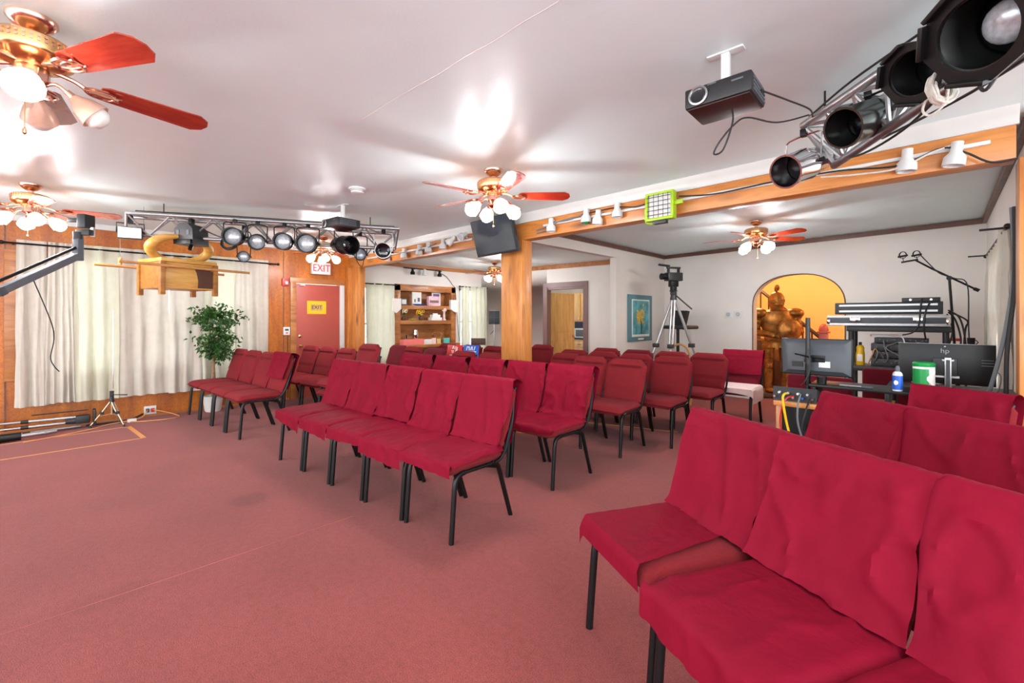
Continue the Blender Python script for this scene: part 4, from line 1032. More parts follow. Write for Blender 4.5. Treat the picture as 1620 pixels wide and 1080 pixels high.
# ------------------------------------------------------------------ tripods
def tripod(name, c, top, feet, label, m=ALU, r=0.014, dark=BLKP, cat='tripod', split=0.45, head=True, handle=(0.22, -0.02, 0.02)):
    """c: floor point under the head; feet: three floor points"""
    t = T(name, label, cat, tuple(c)); c = Vector(c); ap = Vector((0, 0, top))
    B().cyl((0, 0, top - 0.06), (0, 0, top + 0.02), r * 2.6, r * 2.0, 14).obj('crown', dark, t)
    B().cyl((0, 0, top * 0.42), (0, 0, top + 0.02), r * 0.9, n=10).obj('centre_column', m, t)
    for f in feet:
        f = Vector(f) - c; a = ap + (f - ap) * 0.03; a.z = top - 0.03; mid = a.lerp(f, split)
        d_ = (f - a).normalized(); s_ = d_.cross(Vector((0, 0, 1))).normalized() * r * 1.1
        l = B(); l.cyl(a + s_, mid + s_, r * 0.8, n=8); l.cyl(a - s_, mid - s_, r * 0.8, n=8); l.cyl(mid, f + Vector((0, 0, 0.02)), r * 0.8, n=8); lo = l.obj('leg', m, t)
        B().box(mid, (r * 4, r * 4, r * 3.2), r * 0.4).obj('leg_lock', dark, lo)
        B().cyl(f, f + Vector((0, 0, 0.03)), r * 1.3, r, 10).obj('foot', dark, lo)
        B().cyl((0, 0, top * 0.45), a.lerp(f, 0.58), r * 0.4, n=6).obj('brace', m, t)
    if head:
        B().box((0, 0, top + 0.045), (r * 4, r * 4, 0.05), r * 0.6).box((0, 0, top + 0.08), (r * 5, r * 4, 0.02), r * 0.4).obj('head', dark, t)
        B().cyl((0, 0, top + 0.045), (handle[0], handle[1], top + 0.045 + handle[2]), r * 0.5, r * 0.7, 8).obj('pan_handle', dark, t)
    return t
tripod('camera_tripod', (-7.30, 0.52, 0), 0.34, [(-7.36, 0.33, 0), (-7.15, 0.62, 0), (-7.45, 0.60, 0)], 'small champagne-coloured tripod standing in front of the curtains', mat('champagne_metal', rgb(196, 176, 150), 0.3, 0.7), 0.010, handle=(0.14, 0.13, 0.0))
B().cyl((-7.27, 0.53, 0.46), (-7.27, 0.53, 1.42), 0.004, 0.002, 6).obj('antenna_rod', CHROME, label='thin telescopic silver rod rising from the small tripod', cat='rod')
# big video tripod with camera
vt = (-3.0, 6.72, 0)
tripod('video_tripod', vt, 1.66, [(-3.45, 6.38, 0), (-2.86, 6.2, 0), (-2.55, 7.1, 0)], 'tall silver video tripod behind the back rows of chairs', ALU, 0.020, handle=(0.25, 0.10, -0.25))
t = T('video_camera', 'black video camera mounted on the tall silver tripod', 'video camera', (-3.0, 6.72, 1.96), R(150))
B().box((0, 0, 0.0), (0.12, 0.26, 0.13), 0.012).obj('body', BLKP, t)
B().box((0.0, 0.0, 0.14), (0.035, 0.24, 0.03), 0.008).box((0, 0.09, 0.10), (0.03, 0.03, 0.06)).box((0, -0.09, 0.10), (0.03, 0.03, 0.06)).obj('handle', BLKP, t)
B().cyl((0, 0.12, 0.0), (0, 0.22, 0.0), 0.045, 0.05, 18).obj('lens', BLK, t)
B().box((0.11, -0.02, 0.02), (0.1, 0.02, 0.08), 0.006, rz=R(20)).obj('viewfinder_screen', BLKP, t)
B().cyl((0.03, 0.05, 0.17), (0.03, 0.24, 0.185), 0.018, n=12).obj('microphone', BLKP, t)
B().box((0, 0, -0.11), (0.09, 0.13, 0.09), 0.01).box((0, 0, -0.19), (0.07, 0.08, 0.08), 0.01).obj('mount_plate', BLK, t)
# folded tripod lying on the carpet
t = T('folded_tripod', 'folded silver and black tripod lying on the carpet under the curtains', 'tripod', (-7.35, -0.10, 0.05))
o_ = Vector((-7.35, -0.10, 0.05))
def rel(p): return Vector(p) - o_
head = Vector((-7.42, 0.30, 0.09))
for i, (q, m, z0) in enumerate((((-7.46, -0.75, 0.16), ALU, 0.14), ((-7.38, -0.75, 0.10), ALU, 0.085), ((-7.22, -0.72, 0.04), ALU, 0.03))):
    a = rel((head.x, head.y - 0.05, z0)); c_ = rel(q); mid = a.lerp(c_, 0.45)
    l = B(); l.cyl(a, mid, 0.017, n=10); l.cyl(mid, c_, 0.013, n=10); l.obj('leg', m, t)
    B().cyl(mid.lerp(a, 0.06), mid.lerp(c_, 0.06), 0.021, n=10).obj('leg_lock', BLKP, t)
h = B().box(rel((-7.42, 0.27, 0.11)), (0.10, 0.13, 0.10), 0.02); h.box(rel((-7.40, 0.37, 0.12)), (0.12, 0.03, 0.20), 0.01); h.cyl(rel((-7.42, 0.22, 0.10)), rel((-7.42, 0.12, 0.10)), 0.045, 0.03, 12); h.obj('head', BLKP, t)
B().cyl(rel((-7.45, 0.32, 0.21)), rel((-7.50, -0.15, 0.205)), 0.007, n=8).obj('pan_handle', BLKP, t)
g = B().cyl(rel((-7.10, -0.58, 0.052)), rel((-7.13, -0.22, 0.052)), 0.048, 0.042, 14); g.obj('foam_grip', BLK, t)
g = B().cyl(rel((-7.13, -0.22, 0.05)), rel((-7.16, -0.02, 0.05)), 0.022, n=12); g.cyl(rel((-7.155, -0.05, 0.05)), rel((-7.17, 0.05, 0.05)), 0.03, 0.02, 12); g.obj('telescopic_tube', ALU, t)

# ------------------------------------------------------------------ floor tape, outlet, leads
def tape(p, q, w_, label):
    p = Vector(p); q = Vector(q); d = q - p
    return B().box((p + q) / 2 + Vector((0, 0, 0.0012)), (d.length, w_, 0.0024), rz=math.atan2(d.y, d.x)).obj('floor_tape', TAPE, label=label, cat='tape', group='masking tape marks')
tape((-6.28, -0.9, 0), (-6.33, 0.70, 0), 0.022, 'long masking tape line on the carpet, the one nearer the camera')
tape((-7.03, -0.8, 0), (-7.12, 0.66, 0), 0.022, 'thin masking tape line on the carpet closer to the curtains')
tape((-7.13, 0.66, 0), (-6.33, 0.715, 0), 0.045, 'short wide tape strip closing the taped rectangle on the carpet')
tape((-3.55, 4.6, 0), (-2.2, 5.05, 0), 0.03, 'pale tape line on the carpet under the back rows')
B().box((-2.824, -1.6, 0.0008), (0.0025, 6.0, 0.0012)).obj('carpet_seam', mat('seam_thread', rgb(176, 96, 88), 0.9, 0, 0.5, 3), label='long pale carpet seam running across the open floor', cat='carpet seam')
t = T('power_outlet', 'beige power outlet on the panelling above the baseboard, right of the small tripod', 'outlet', (XL + 0.012, 0.93, 0.085))
B().box((0, 0, 0), (0.012, 0.13, 0.11), 0.003).obj('plate', PLASTW, t)
for yy, m in ((-0.03, DKGREY), (0.025, REDP)): B().box((0.02, yy, 0), (0.035, 0.035, 0.05), 0.005).obj('plug', m, t)
cable([(-7.62, 0.9, 0.09), (-7.45, 0.8, 0.03), (-7.4, 0.5, 0.008), (-7.25, 0.35, 0.008), (-7.1, 0.1, 0.008), (-6.98, -0.2, 0.008)], 0.006, TAPE, 'tan extension lead trailing left from the wall outlet', 'extension_lead', 'cable')
cable([(-7.62, 0.96, 0.09), (-7.5, 1.1, 0.05), (-7.35, 1.2, 0.008), (-7.25, 1.1, 0.008), (-7.3, 0.85, 0.008), (-7.4, 0.7, 0.008)], 0.006, TAPE, 'orange lead looping right of the wall outlet', 'extension_lead', 'cable')
cable([(-7.62, 0.85, 0.05), (-7.5, 0.7, 0.012), (-7.5, 0.5, 0.012), (-7.5, 0.3, 0.012)], 0.011, CABLEB, 'thick black lead between the outlet and the folded tripod', 'extension_lead', 'cable')
B().box((-7.42, 0.72, 0.02), (0.05, 0.09, 0.04), 0.006).obj('power_adapter', PLASTW, label='small white power adapter on the carpet beside the small tripod', cat='adapter')

# ------------------------------------------------------------------ potted ficus
px, py = -7.44, 1.60
t = T('potted_ficus', 'tall green potted ficus tree behind the left row of chairs', 'plant', (px, py, 0))
B().lathe([(0.085, 0), (0.10, 0.02), (0.125, 0.20), (0.13, 0.22), (0.12, 0.225), (0.112, 0.19), (0, 0.185)], n=26, caps=False).obj('pot', POTM, t)
b = B()
b.tube([(0, 0, 0.18), (0.01, 0, 0.45), (-0.012, 0.01, 0.72), (0.0, 0, 0.95), (-0.02, 0, 1.2), (-0.03, 0, 1.42)], [0.024, 0.022, 0.018, 0.012, 0.009, 0.005], 8)
b.tube([(0.0, 0.02, 0.2), (-0.02, 0.02, 0.5), (0.015, 0.0, 0.75), (0.03, 0.04, 1.0), (0.05, 0.1, 1.25)], [0.018, 0.016, 0.014, 0.010, 0.005], 8)
rnd = random.Random(4)
tips = []
for i in range(46):
    z0 = rnd.uniform(0.72, 1.4); a = rnd.uniform(0, 2 * PI); L = rnd.uniform(0.12, 0.27) * (0.7 if z0 > 1.35 or z0 < 0.85 else 1.05)
    s0 = Vector((0.0, 0.02, z0)); e = s0 + Vector((abs(math.cos(a)) * L * 1.2 - 0.03, math.sin(a) * L * 1.15 - 0.02, rnd.uniform(0.0, 0.14)))
    b.tube([s0, s0.lerp(e, 0.5) + Vector((0, 0, 0.03)), e], [0.004, 0.003, 0.0015], 5); tips.append((s0, e))
tips += [(Vector((0, 0.05, 1.1)), Vector((0.02, 0.36, 1.34))), (Vector((0, 0.05, 1.15)), Vector((0.05, 0.33, 1.42)))]
b.obj('trunk', BARK, t)
lf = B()
for s0, e in tips:
    k = 30
    for j in range(k):
        q = s0.lerp(e, 0.25 + 0.85 * j / k) + Vector((rnd.gauss(0, 0.035), rnd.gauss(0, 0.035), rnd.gauss(0, 0.03)))
        q.x = max(q.x, -0.06 + 0.04 * rnd.random())
        d_ = Vector((rnd.gauss(0, 1), rnd.gauss(0, 1), rnd.gauss(-0.7, 0.6))).normalized(); n_ = Vector((rnd.gauss(0, 1), rnd.gauss(0, 1), rnd.gauss(0.8, 0.6))).normalized()
        s_ = d_.cross(n_)
        if s_.length < 0.2: continue
        s_.normalize(); n_ = s_.cross(d_); L = rnd.uniform(0.055, 0.085); w2 = L * 0.22
        vs = [q, q + d_ * L * 0.35 + s_ * w2, q + d_ * L * 0.35 + n_ * 0.004, q + d_ * L * 0.35 - s_ * w2, q + d_ * L - n_ * 0.006]
        lf.add(vs, [(0, 1, 2), (0, 2, 3), (1, 4, 2), (2, 4, 3)], True)
lf.obj('foliage', LEAF, t)

# ------------------------------------------------------------------ signs and boxes on the panelled wall
t = T('exit_sign', 'white illuminated EXIT sign with red letters above the red door', 'exit sign', (XL + 0.07, 3.19, 2.16), R(90))
B().box((0, 0, 0), (0.31, 0.07, 0.20), 0.006).obj('housing', PLASTW, t)
text('EXIT', 0.17, REDP, t, (0, -0.037, 0.0), (R(90), 0, 0), sx=0.85)
B().box((0, 0, 0.15), (0.06, 0.04, 0.12), 0.003).obj('mount', PLASTW, t)
t = T('paper_sign', 'yellow paper sign reading EXIT on the red door', 'sign', (XL + 0.008, 3.15, 1.50), R(90))
B().box((0, 0, 0), (0.32, 0.003, 0.22)).obj('sheet', YEL, t)
B().box((0, -0.002, 0), (0.20, 0.003, 0.11)).obj('label_panel', mat('tan_label', rgb(196, 160, 96), 0.6), t)
text('EXIT', 0.085, BLK, t, (0, -0.0045, 0), (R(90), 0, 0))
t = T('fire_alarm', 'red fire alarm strobe beside the exit door frame', 'fire alarm', (XL + 0.02, 2.64, 1.90), R(90))
B().box((0, 0, 0), (0.10, 0.04, 0.12), 0.005).obj('housing', REDP, t)
B().box((0.01, -0.028, -0.01), (0.045, 0.02, 0.05), 0.006).obj('strobe_lens', PLASTW, t)
t = T('alarm_keypad', 'white wall keypad on the panelling left of the red door', 'keypad', (XL + 0.015, 2.66, 1.11), R(90))
B().box((0, 0, 0), (0.10, 0.03, 0.13), 0.006).obj('housing', PLASTW, t)
B().box((0, -0.017, 0.02), (0.055, 0.004, 0.03)).obj('display', DKGREY, t); B().box((0, -0.017, -0.03), (0.03, 0.004, 0.02)).obj('button', REDP, t)
B().box((XL + 0.006, 2.68, 0.52), (0.012, 0.014, 1.04)).obj('wall_conduit', DKTRIM, label='dark vertical conduit running down from the wall keypad', cat='conduit')

# ------------------------------------------------------------------ built-in bookcase on the rear left wall
bx = T('bookcase', 'oak bookcase built into the rear left wall between two curtained windows', 'bookcase', (XL, 5.39, 0))
Y0, Y1 = -0.75, 0.75
for yy in (Y0 + 0.06, Y1 - 0.06): B().box((-0.10, yy, 0.99), (0.28, 0.12, 1.98), 0.004).obj('side_panel', BCASE, bx)
B().box((-0.10, 0, 1.925), (0.28, 1.5, 0.13), 0.004).obj('top_rail', BCASE, bx)
B().box((-0.22, 0, 1.0), (0.03, 1.4, 1.98)).obj('back_panel', BCASE, bx)
for zz in (1.535, 1.235): B().box((-0.085, 0, zz), (0.27, 1.28, 0.075), 0.004).obj('shelf', BCASE, bx)
B().box((0.02, 0.0, 0.76), (0.42, 1.44, 0.06), 0.004).obj('counter', BCASE, bx)
B().box((-0.04, 0.0, 0.36), (0.26, 1.38, 0.72), 0.004).obj('cupboard', BCASE, bx)
def item(name, label, cat, y, z, x=XL + 0.0, rz=90, group=None): return T(name, label, cat, (x, y, z), R(rz), group)
zs2, zs1, zc = 1.5725, 1.2725, 0.79
# top shelf
t = item('photo_album', 'white book with a small drawing standing on the top shelf of the bookcase', 'book', 5.16, zs2); B().box((0, 0, 0.14), (0.21, 0.03, 0.27), 0.003).obj('cover', PAPER, t)
B().box((0.04, -0.017, 0.12), (0.05, 0.003, 0.08)).obj('printed_figure', GREY, t); B().box((-0.05, -0.017, 0.10), (0.03, 0.003, 0.06)).obj('printed_figure', PURTRIM, t)
t = item('blue_dish', 'blue dish in front of the white book on the top shelf', 'dish', 5.20, zs2, XL + 0.03); B().lathe([(0.05, 0), (0.12, 0.012), (0.17, 0.03), (0.165, 0.032), (0.1, 0.016), (0, 0.012)], n=24, caps=False).obj('bowl', BLUEP, t); t.scale = (1, 0.35, 1)
t = item('framed_photo', 'small dark framed photo at the left of the top shelf', 'photo frame', 4.86, zs2); B().box((0, 0, 0.07), (0.14, 0.02, 0.13), 0.004).obj('frame', GREY, t); B().box((0, -0.011, 0.07), (0.10, 0.003, 0.09)).obj('photo', PAPER, t)
t = item('gift_box', 'pink printed box on the right of the top shelf', 'box', 5.55, zs2, XL + 0.02); B().box((0, 0, 0.10), (0.26, 0.08, 0.20), 0.004).obj('carton', mat('pink_print', rgb(224, 180, 190), 0.5, 0, 0.25, 14), t); B().box((0, -0.042, 0.09), (0.22, 0.003, 0.05)).obj('band', PURTRIM, t)
t = item('framed_picture', 'white framed purple picture behind the pink box on the top shelf', 'picture frame', 5.70, zs2, XL - 0.08); B().box((0, 0, 0.15), (0.22, 0.02, 0.28), 0.003).obj('frame', PAPER, t); B().box((0, -0.011, 0.16), (0.16, 0.003, 0.2)).obj('picture', mat('purple_print', rgb(96, 72, 130), 0.5, 0, 0.3, 20), t)
# middle shelf
def flowers(name, label, y, z, m, n, seed, vase=True, h=0.17, x=XL + 0.0, spread=0.08):
    t = item(name, label, 'flowers', y, z, x); rnd = random.Random(seed)
    B().lathe([(0.03, 0), (0.045, 0.02), (0.045, 0.05), (0.03, 0.08), (0.034, 0.085)], n=14).obj('vase', BRICKR, t)
    st = B(); hs = []
    for i in range(n):
        q = Vector((rnd.uniform(-spread, spread), rnd.uniform(-0.04, 0.04), h * rnd.uniform(0.75, 1.3))); st.tube([(0, 0, 0.06), (q.x * 0.5, q.y * 0.5, q.z * 0.6), q], 0.003, 5); hs.append(q)
        st.ball(q * 0.6 + Vector((0.01, 0, 0.03)), 0.022, (1.2, 0.3, 0.7), 6, 4)
    st.obj('stems', LEAF, t)
    for q in hs:
        f = B(); 
        for k in range(9):
            a = 2 * PI * k / 9; f.ball(q + Vector((0.022 * math.cos(a), -0.012, 0.022 * math.sin(a))), 0.011, (1, 0.5, 1), 6, 4)
        fo = f.obj('flower', m, t); B().ball(q + Vector((0, -0.018, 0)), 0.011, u=8, v=5).obj('flower_centre', BRICKR, fo)
flowers('sunflower_vase', 'vase of yellow sunflowers in the centre of the middle shelf', 5.26, zs1, YEL, 8, 3)
flowers('flower_vase', 'vase of cream and yellow flowers at the left of the middle shelf', 4.86, zs1, mat('cream_petal', rgb(236, 222, 186), 0.6), 6, 6)
t = item('tissue_box', 'white and grey box on the right of the middle shelf', 'box', 5.62, zs1); B().box((0, 0, 0.03), (0.27, 0.12, 0.06), 0.004).box((0, 0, 0.09), (0.2, 0.09, 0.06), 0.004).box((0, 0, 0.135), (0.1, 0.05, 0.03), 0.004).obj('carton', PAPER, t)
t = item('pillar_candlestick', 'pale carved pillar ornament at the right end of the middle shelf', 'ornament', 5.84, zs1, XL + 0.02)
B().lathe([(0.04, 0), (0.04, 0.02), (0.022, 0.03), (0.026, 0.1), (0.02, 0.16), (0.03, 0.19), (0.05, 0.2), (0.052, 0.24), (0.03, 0.26), (0, 0.262)], n=14, caps=False).obj('column', LINEN, t)
t = item('green_garland', 'low greenery between the flower vases on the middle shelf', 'greenery', 5.06, zs1); B().ball((0, 0, 0.02), 0.09, (1.1, 0.4, 0.25), 12, 6).obj('moss', mat('moss', rgb(150, 150, 60), 0.9, 0, 0.4, 60), t)
# counter
t = item('pink_box', 'long coral pink box on the left of the bookcase counter', 'box', 4.98, zc, XL + 0.10); B().box((0, 0, 0.055), (0.48, 0.16, 0.11), 0.004).obj('carton', PINKP, t)
t = item('glass_jar', 'silvery glass jar standing on the coral pink box', 'jar', 5.08, zc + 0.11, XL + 0.08); B().lathe([(0.045, 0), (0.055, 0.03), (0.058, 0.13), (0.045, 0.18), (0.047, 0.19)], n=18).obj('body', CHROME, t)
t = item('glass_tumbler', 'small clear tumbler on the left end of the coral pink box', 'glass', 4.87, zc + 0.11, XL + 0.08); B().lathe([(0.03, 0), (0.036, 0.09), (0.033, 0.088), (0.028, 0.01)], n=14, caps=False).obj('body', CHROME, t)
for i, (yy, w_, h_, m, l) in enumerate(((5.33, 0.2, 0.10, PAPER, 'white card with small print on the bookcase counter'), (5.49, 0.10, 0.12, LINEN, 'beige upright card right of the white card on the counter'), (5.62, 0.1, 0.1, mat('gold_card', rgb(220, 190, 120), 0.5), 'golden card in the middle right of the bookcase counter'), (5.83, 0.16, 0.11, TEALP, 'teal printed card at the right of the bookcase counter'))):
    t = item('display_card', l, 'card', yy, zc, XL + 0.14); B().box((0, 0.01 * i, h_ / 2), (w_, 0.02, h_), 0.002).obj('card', m, t)
t = item('rhinestone_crown', 'small golden crown ornament above the cards on the counter', 'ornament', 5.66, zc + 0.0, XL + 0.02)
g = B(); 
for i in range(9):
    a = R(-80 + 20 * i); g.tube([(0.12 * math.sin(a) * 0.9, 0.02, 0.10), (0.13 * math.sin(a), 0.0, 0.17 + 0.05 * math.cos(a))], 0.006, 5); g.ball((0.13 * math.sin(a), 0, 0.18 + 0.05 * math.cos(a)), 0.012, u=6, v=4)
g.box((0, 0.02, 0.05), (0.24, 0.05, 0.10), 0.01); g.obj('crown', BRASS, t)
t = item('wall_lamp', 'pale paper lantern hooked on the left post of the bookcase', 'lantern', 4.64, 1.58, XL + 0.07); B().prism([(-0.09, 0.12), (0.10, 0.12), (0.10, -0.08), (0.0, -0.16), (-0.09, -0.12)], 0.06, Matrix.Rotation(R(90), 4, 'X')).obj('shade', PAPER, t); B().tube([(0.03, 0, 0.12), (0.0, 0, 0.24)], 0.003, 5).obj('hook', BLK, t)
t = item('wall_lamp', 'pale paper lantern hooked on the right post of the bookcase', 'lantern', 6.05, 1.58, XL + 0.07); B().prism([(-0.09, 0.13), (0.09, 0.13), (0.09, -0.14), (0.0, -0.12), (-0.09, -0.07)], 0.06, Matrix.Rotation(R(90), 4, 'X')).obj('shade', PAPER, t); B().tube([(0, 0, 0.13), (0.02, 0, 0.24)], 0.003, 5).obj('hook', BLK, t)
cable([(XL + 0.05, 5.72, 2.27), (XL + 0.03, 5.9, 2.2), (XL + 0.03, 6.05, 2.05), (XL + 0.05, 6.12, 1.9), (XL + 0.03, 6.2, 1.2), (XL + 0.03, 6.25, 0.8)], 0.006, CABLEB, 'dark wire curving down from the rear track lights beside the right window')

# boards and stands in the rear left room
def board(label, x, y, z, rz, m, lines, tilt=-14):
    t = T('printed_board', label, 'board', (x, y, z)); t.rotation_euler = (R(tilt), R(0), R(rz))
    B().box((0, 0, 0), (0.26, 0.02, 0.19), 0.004).obj('panel', m, t)
    g = B()
    for (x0, z0, w_, h_, sl) in lines: g.prism([(x0 - w_ / 2, z0 - h_ / 2), (x0 + w_ / 2, z0 - h_ / 2), (x0 + w_ / 2 + sl, z0 + h_ / 2), (x0 - w_ / 2 + sl, z0 + h_ / 2)], 0.003, Matrix.Translation((0, -0.012, 0)) @ Matrix.Rotation(R(90), 4, 'X'))
    g.obj('printed_marks', PAPER, t)
board('red board with white lettering propped on a chair in the rear room', -5.37, 4.30, 0.815, 22, REDP, [(-0.035, 0.055, 0.012, 0.05, 0.01), (-0.01, 0.055, 0.012, 0.05, -0.01), (0.02, 0.06, 0.03, 0.012, 0), (0.02, 0.035, 0.03, 0.012, 0), (-0.03, 0.0, 0.04, 0.014, 0), (0.02, 0.0, 0.014, 0.045, 0.01), (-0.03, -0.025, 0.03, 0.012, 0.01), (0.045, 0.02, 0.012, 0.08, 0), (-0.01, -0.065, 0.13, 0.012, 0)])
board('blue board with white lettering propped on a chair beside the red one', -5.13, 4.42, 0.815, 22, BLUEP, [(-0.07, 0.045, 0.012, 0.06, 0.006), (-0.05, 0.065, 0.03, 0.012, 0), (-0.025, 0.045, 0.014, 0.06, -0.006), (0.0, 0.045, 0.014, 0.055, 0.008), (0.03, 0.045, 0.014, 0.06, -0.008), (0.055, 0.045, 0.012, 0.06, 0.012), (0.0, -0.005, 0.19, 0.014, 0), (0.0, -0.04, 0.12, 0.008, 0)])
t = T('music_stand', 'dark folding stand top showing behind the red board', 'stand', (-5.95, 5.3, 0)); t.rotation_euler = (0, 0, R(40))
B().box((0, 0, 0.90), (0.26, 0.03, 0.12), 0.003).obj('desk', BRICKR, t); B().cyl((0, 0, 0.02), (0, 0, 0.85), 0.012).obj('pole', BLK, t); B().lathe([(0.16, 0), (0.15, 0.02), (0.02, 0.03)], n=20).obj('base', BLK, t)
t = T('led_panel_light', 'black square panel light on a silver stand left of the pine post', 'panel light', (-5.98, 5.72, 0)); t.rotation_euler = (0, 0, R(44))
B().box((0, 0, 1.33), (0.20, 0.05, 0.25), 0.006).obj('panel', BLKP, t)
g = B(); g.box((0, -0.027, 1.33), (0.20, 0.004, 0.008)); g.box((0, -0.027, 1.33), (0.006, 0.004, 0.24)); g.obj('divider', DKGREY, t)
B().cyl((0, 0.03, 0.3), (0, 0.03, 1.25), 0.012).obj('pole', ALU, t)
for i in range(3):
    a = 2 * PI * i / 3; B().tube([(0, 0.03, 0.42), (0.28 * math.cos(a), 0.03 + 0.28 * math.sin(a), 0.01)], 0.01, 6).obj('leg', ALU, t)
B().tube([(-0.07, 0.03, 1.02), (0.0, 0.03, 1.10)], 0.006, 6).obj('adjuster', BLK, t)

# kitchen glimpsed through the doorway
t = T('kitchen_door', 'panelled oak door standing open inside the kitchen doorway', 'door', (-6.05, 7.42, 0), R(80))
B().box((0.36, 0, 0.93), (0.72, 0.035, 1.86), 0.003).obj('leaf', KWOOD, t)
for z0, z1 in ((0.2, 0.8), (1.0, 1.6)): B().box((0.36, -0.02, (z0 + z1) / 2), (0.44, 0.012, z1 - z0), 0.005).box((0.36, 0.02, (z0 + z1) / 2), (0.44, 0.012, z1 - z0), 0.005).obj('panel', KWOOD, t)
B().ball((0.66, -0.05, 0.92), 0.028).obj('door_knob', BRASS, t)
t = T('wall_cabinet', 'oak kitchen wall cabinet over the microwave', 'cabinet', (-6.55, 9.3, 1.24))
B().box((0, 0.17, 0.35), (0.9, 0.34, 0.72), 0.004).obj('body', KWOOD, t)
for sx in (-0.225, 0.225):
    dd = B().box((sx, -0.012, 0.35), (0.42, 0.02, 0.66), 0.004).obj('door', KWOOD, t); B().cyl((sx - sx * 0.8, -0.03, 0.06), (sx - sx * 0.8, -0.045, 0.06), 0.012, n=10).obj('knob', BRASS, dd)
t = T('base_cabinet', 'oak kitchen drawer cabinet under the dark worktop', 'cabinet', (-6.55, 9.25, 0))
B().box((0, 0.25, 0.39), (0.95, 0.5, 0.78), 0.004).obj('body', KWOOD, t)
for zz in (0.66, 0.48, 0.28):
    dd = B().box((0, -0.012, zz), (0.86, 0.02, 0.15), 0.005).obj('drawer', KWOOD, t); B().box((0, -0.03, zz), (0.10, 0.015, 0.012)).obj('handle', BLK, dd)
B().box((0, 0.24, 0.80), (0.99, 0.56, 0.035), 0.004).obj('worktop', BLK, t)
t = T('microwave', 'pale blue-white microwave on the kitchen worktop', 'microwave', (-6.52, 9.35, 0.82)); B().box((0, 0.1, 0.12), (0.46, 0.32, 0.24), 0.01).obj('casing', mat('pale_enamel', rgb(206, 218, 226), 0.3), t); B().box((-0.05, -0.062, 0.12), (0.28, 0.004, 0.17), 0.003).obj('window', GREY, t); B().box((0.16, -0.062, 0.12), (0.08, 0.004, 0.2)).obj('control_panel', PAPER, t)
B().box((-6.3, 9.79, 1.03), (1.6, 0.01, 0.45)).obj('splashback', mat('navy_tile', rgb(58, 68, 96), 0.3), label='navy tiled splashback between the kitchen cabinets', cat='splashback')

# ------------------------------------------------------------------ picture on the partition
t = T('framed_picture', 'teal framed picture of a yellow flower on the white partition wall', 'picture', (-3.775, 7.12, 1.32), R(90))
B().box((0, 0, 0), (0.84, 0.025, 0.80), 0.006).obj('frame', mat('teal_frame', rgb(84, 128, 138), 0.5, 0, 0.06, 8), t)
B().box((0, -0.014, 0.0), (0.62, 0.004, 0.64)).obj('mount_board', PAPER, t)
pm = mat('painted_blue', rgb(84, 160, 168), 0.5, 0, 0.55, 7, detail=6); B().box((0, -0.017, 0.01), (0.57, 0.004, 0.58)).obj('painting', pm, t)
g = B(); rnd = random.Random(9)
for i in range(110):
    a = rnd.uniform(0, 2 * PI); q = abs(rnd.gauss(0, 0.085)); g.ball((-0.04 + q * math.cos(a), -0.021, 0.02 + q * math.sin(a)), rnd.uniform(0.012, 0.03), (1, 0.15, 1), 7, 4)
g.obj('painted_flower', mat('painted_yellow', rgb(226, 184, 80), 0.6, 0, 0.4, 40), t)
B().tube([(-0.03, -0.02, -0.02), (0.01, -0.02, -0.14), (0.0, -0.02, -0.27)], 0.010, 6, 4).obj('painted_stem', LEAF, t)
B().box((0.0, -0.016, -0.36), (0.2, 0.003, 0.03)).obj('caption_plate', PAPER, t)

# black folded seat on the wall behind the video tripod
t = T('black_chair', 'black padded chair behind the legs of the video tripod', 'chair', (-3.2, 7.25, 0), R(-20))
B().prism([(-0.14, -0.14), (0.10, -0.17), (0.14, 0.14), (-0.17, 0.15)], 0.06, Matrix.Translation((0, 0.12, 1.30)) @ Matrix.Rotation(R(80), 4, 'X')).obj('backrest', BLKP, t)
B().box((0.12, -0.02, 1.17), (0.44, 0.36, 0.06), 0.025).obj('seat', BLKP, t)
B().cyl((0.05, 0, 0.05), (0.05, 0, 1.15), 0.025).obj('column', BLK, t); B().tube([(0.05, 0.12, 1.14), (0.02, 0.2, 1.2), (0, 0.16, 1.3)], 0.02, 8, 4).obj('back_bracket', BLK, t)
for i in range(4):
    a = PI / 4 + PI / 2 * i; B().tube([(0.05, 0, 0.12), (0.05 + 0.25 * math.cos(a), 0.25 * math.sin(a), 0.02)], 0.016, 8).obj('leg', BLK, t)
t = T('bentwood_chair', 'tan bentwood chair back showing at the foot of the video tripod', 'chair', (-3.02, 6.98, 0), R(20))
pts = [(-0.15, 0, 0.42)] + [(-0.15 * math.cos(PI * i / 8), 0.02, 0.72 + 0.18 * math.sin(PI * i / 8)) for i in range(9)] + [(0.15, 0, 0.42)]
B().tube(pts, 0.018, 8, 2).obj('back_hoop', WSTRAW, t); B().box((0, -0.18, 0.43), (0.38, 0.38, 0.03), 0.012).obj('seat', WSTRAW, t)
for sx in (-1, 1):
    for yy in (-0.33, -0.02): B().cyl((sx * 0.16, yy, 0.42), (sx * 0.18, yy, 0.0), 0.014, n=8).obj('leg', WSTRAW, t)
# round-dial outlets
for i, u in enumerate((bu(-2.595), bu(-2.44))):
    p = bpt(u, 1.383, -0.006); t = T('wall_dial', ('left', 'right')[i] + ' one of two square white wall plates with a round dial, left of the arch', 'wall plate', tuple(p), math.atan2(BD.y, BD.x))
    B().box((0, 0, 0), (0.12, 0.012, 0.115), 0.003).obj('plate', PLASTW, t); B().lathe([(0.034, 0), (0.034, 0.006), (0.028, 0.012), (0, 0.012)], (0, -0.006, 0), look((0, -1, 0)), 20, caps=False).obj('dial', mat('grey_dial', rgb(180, 182, 184), 0.4), t)

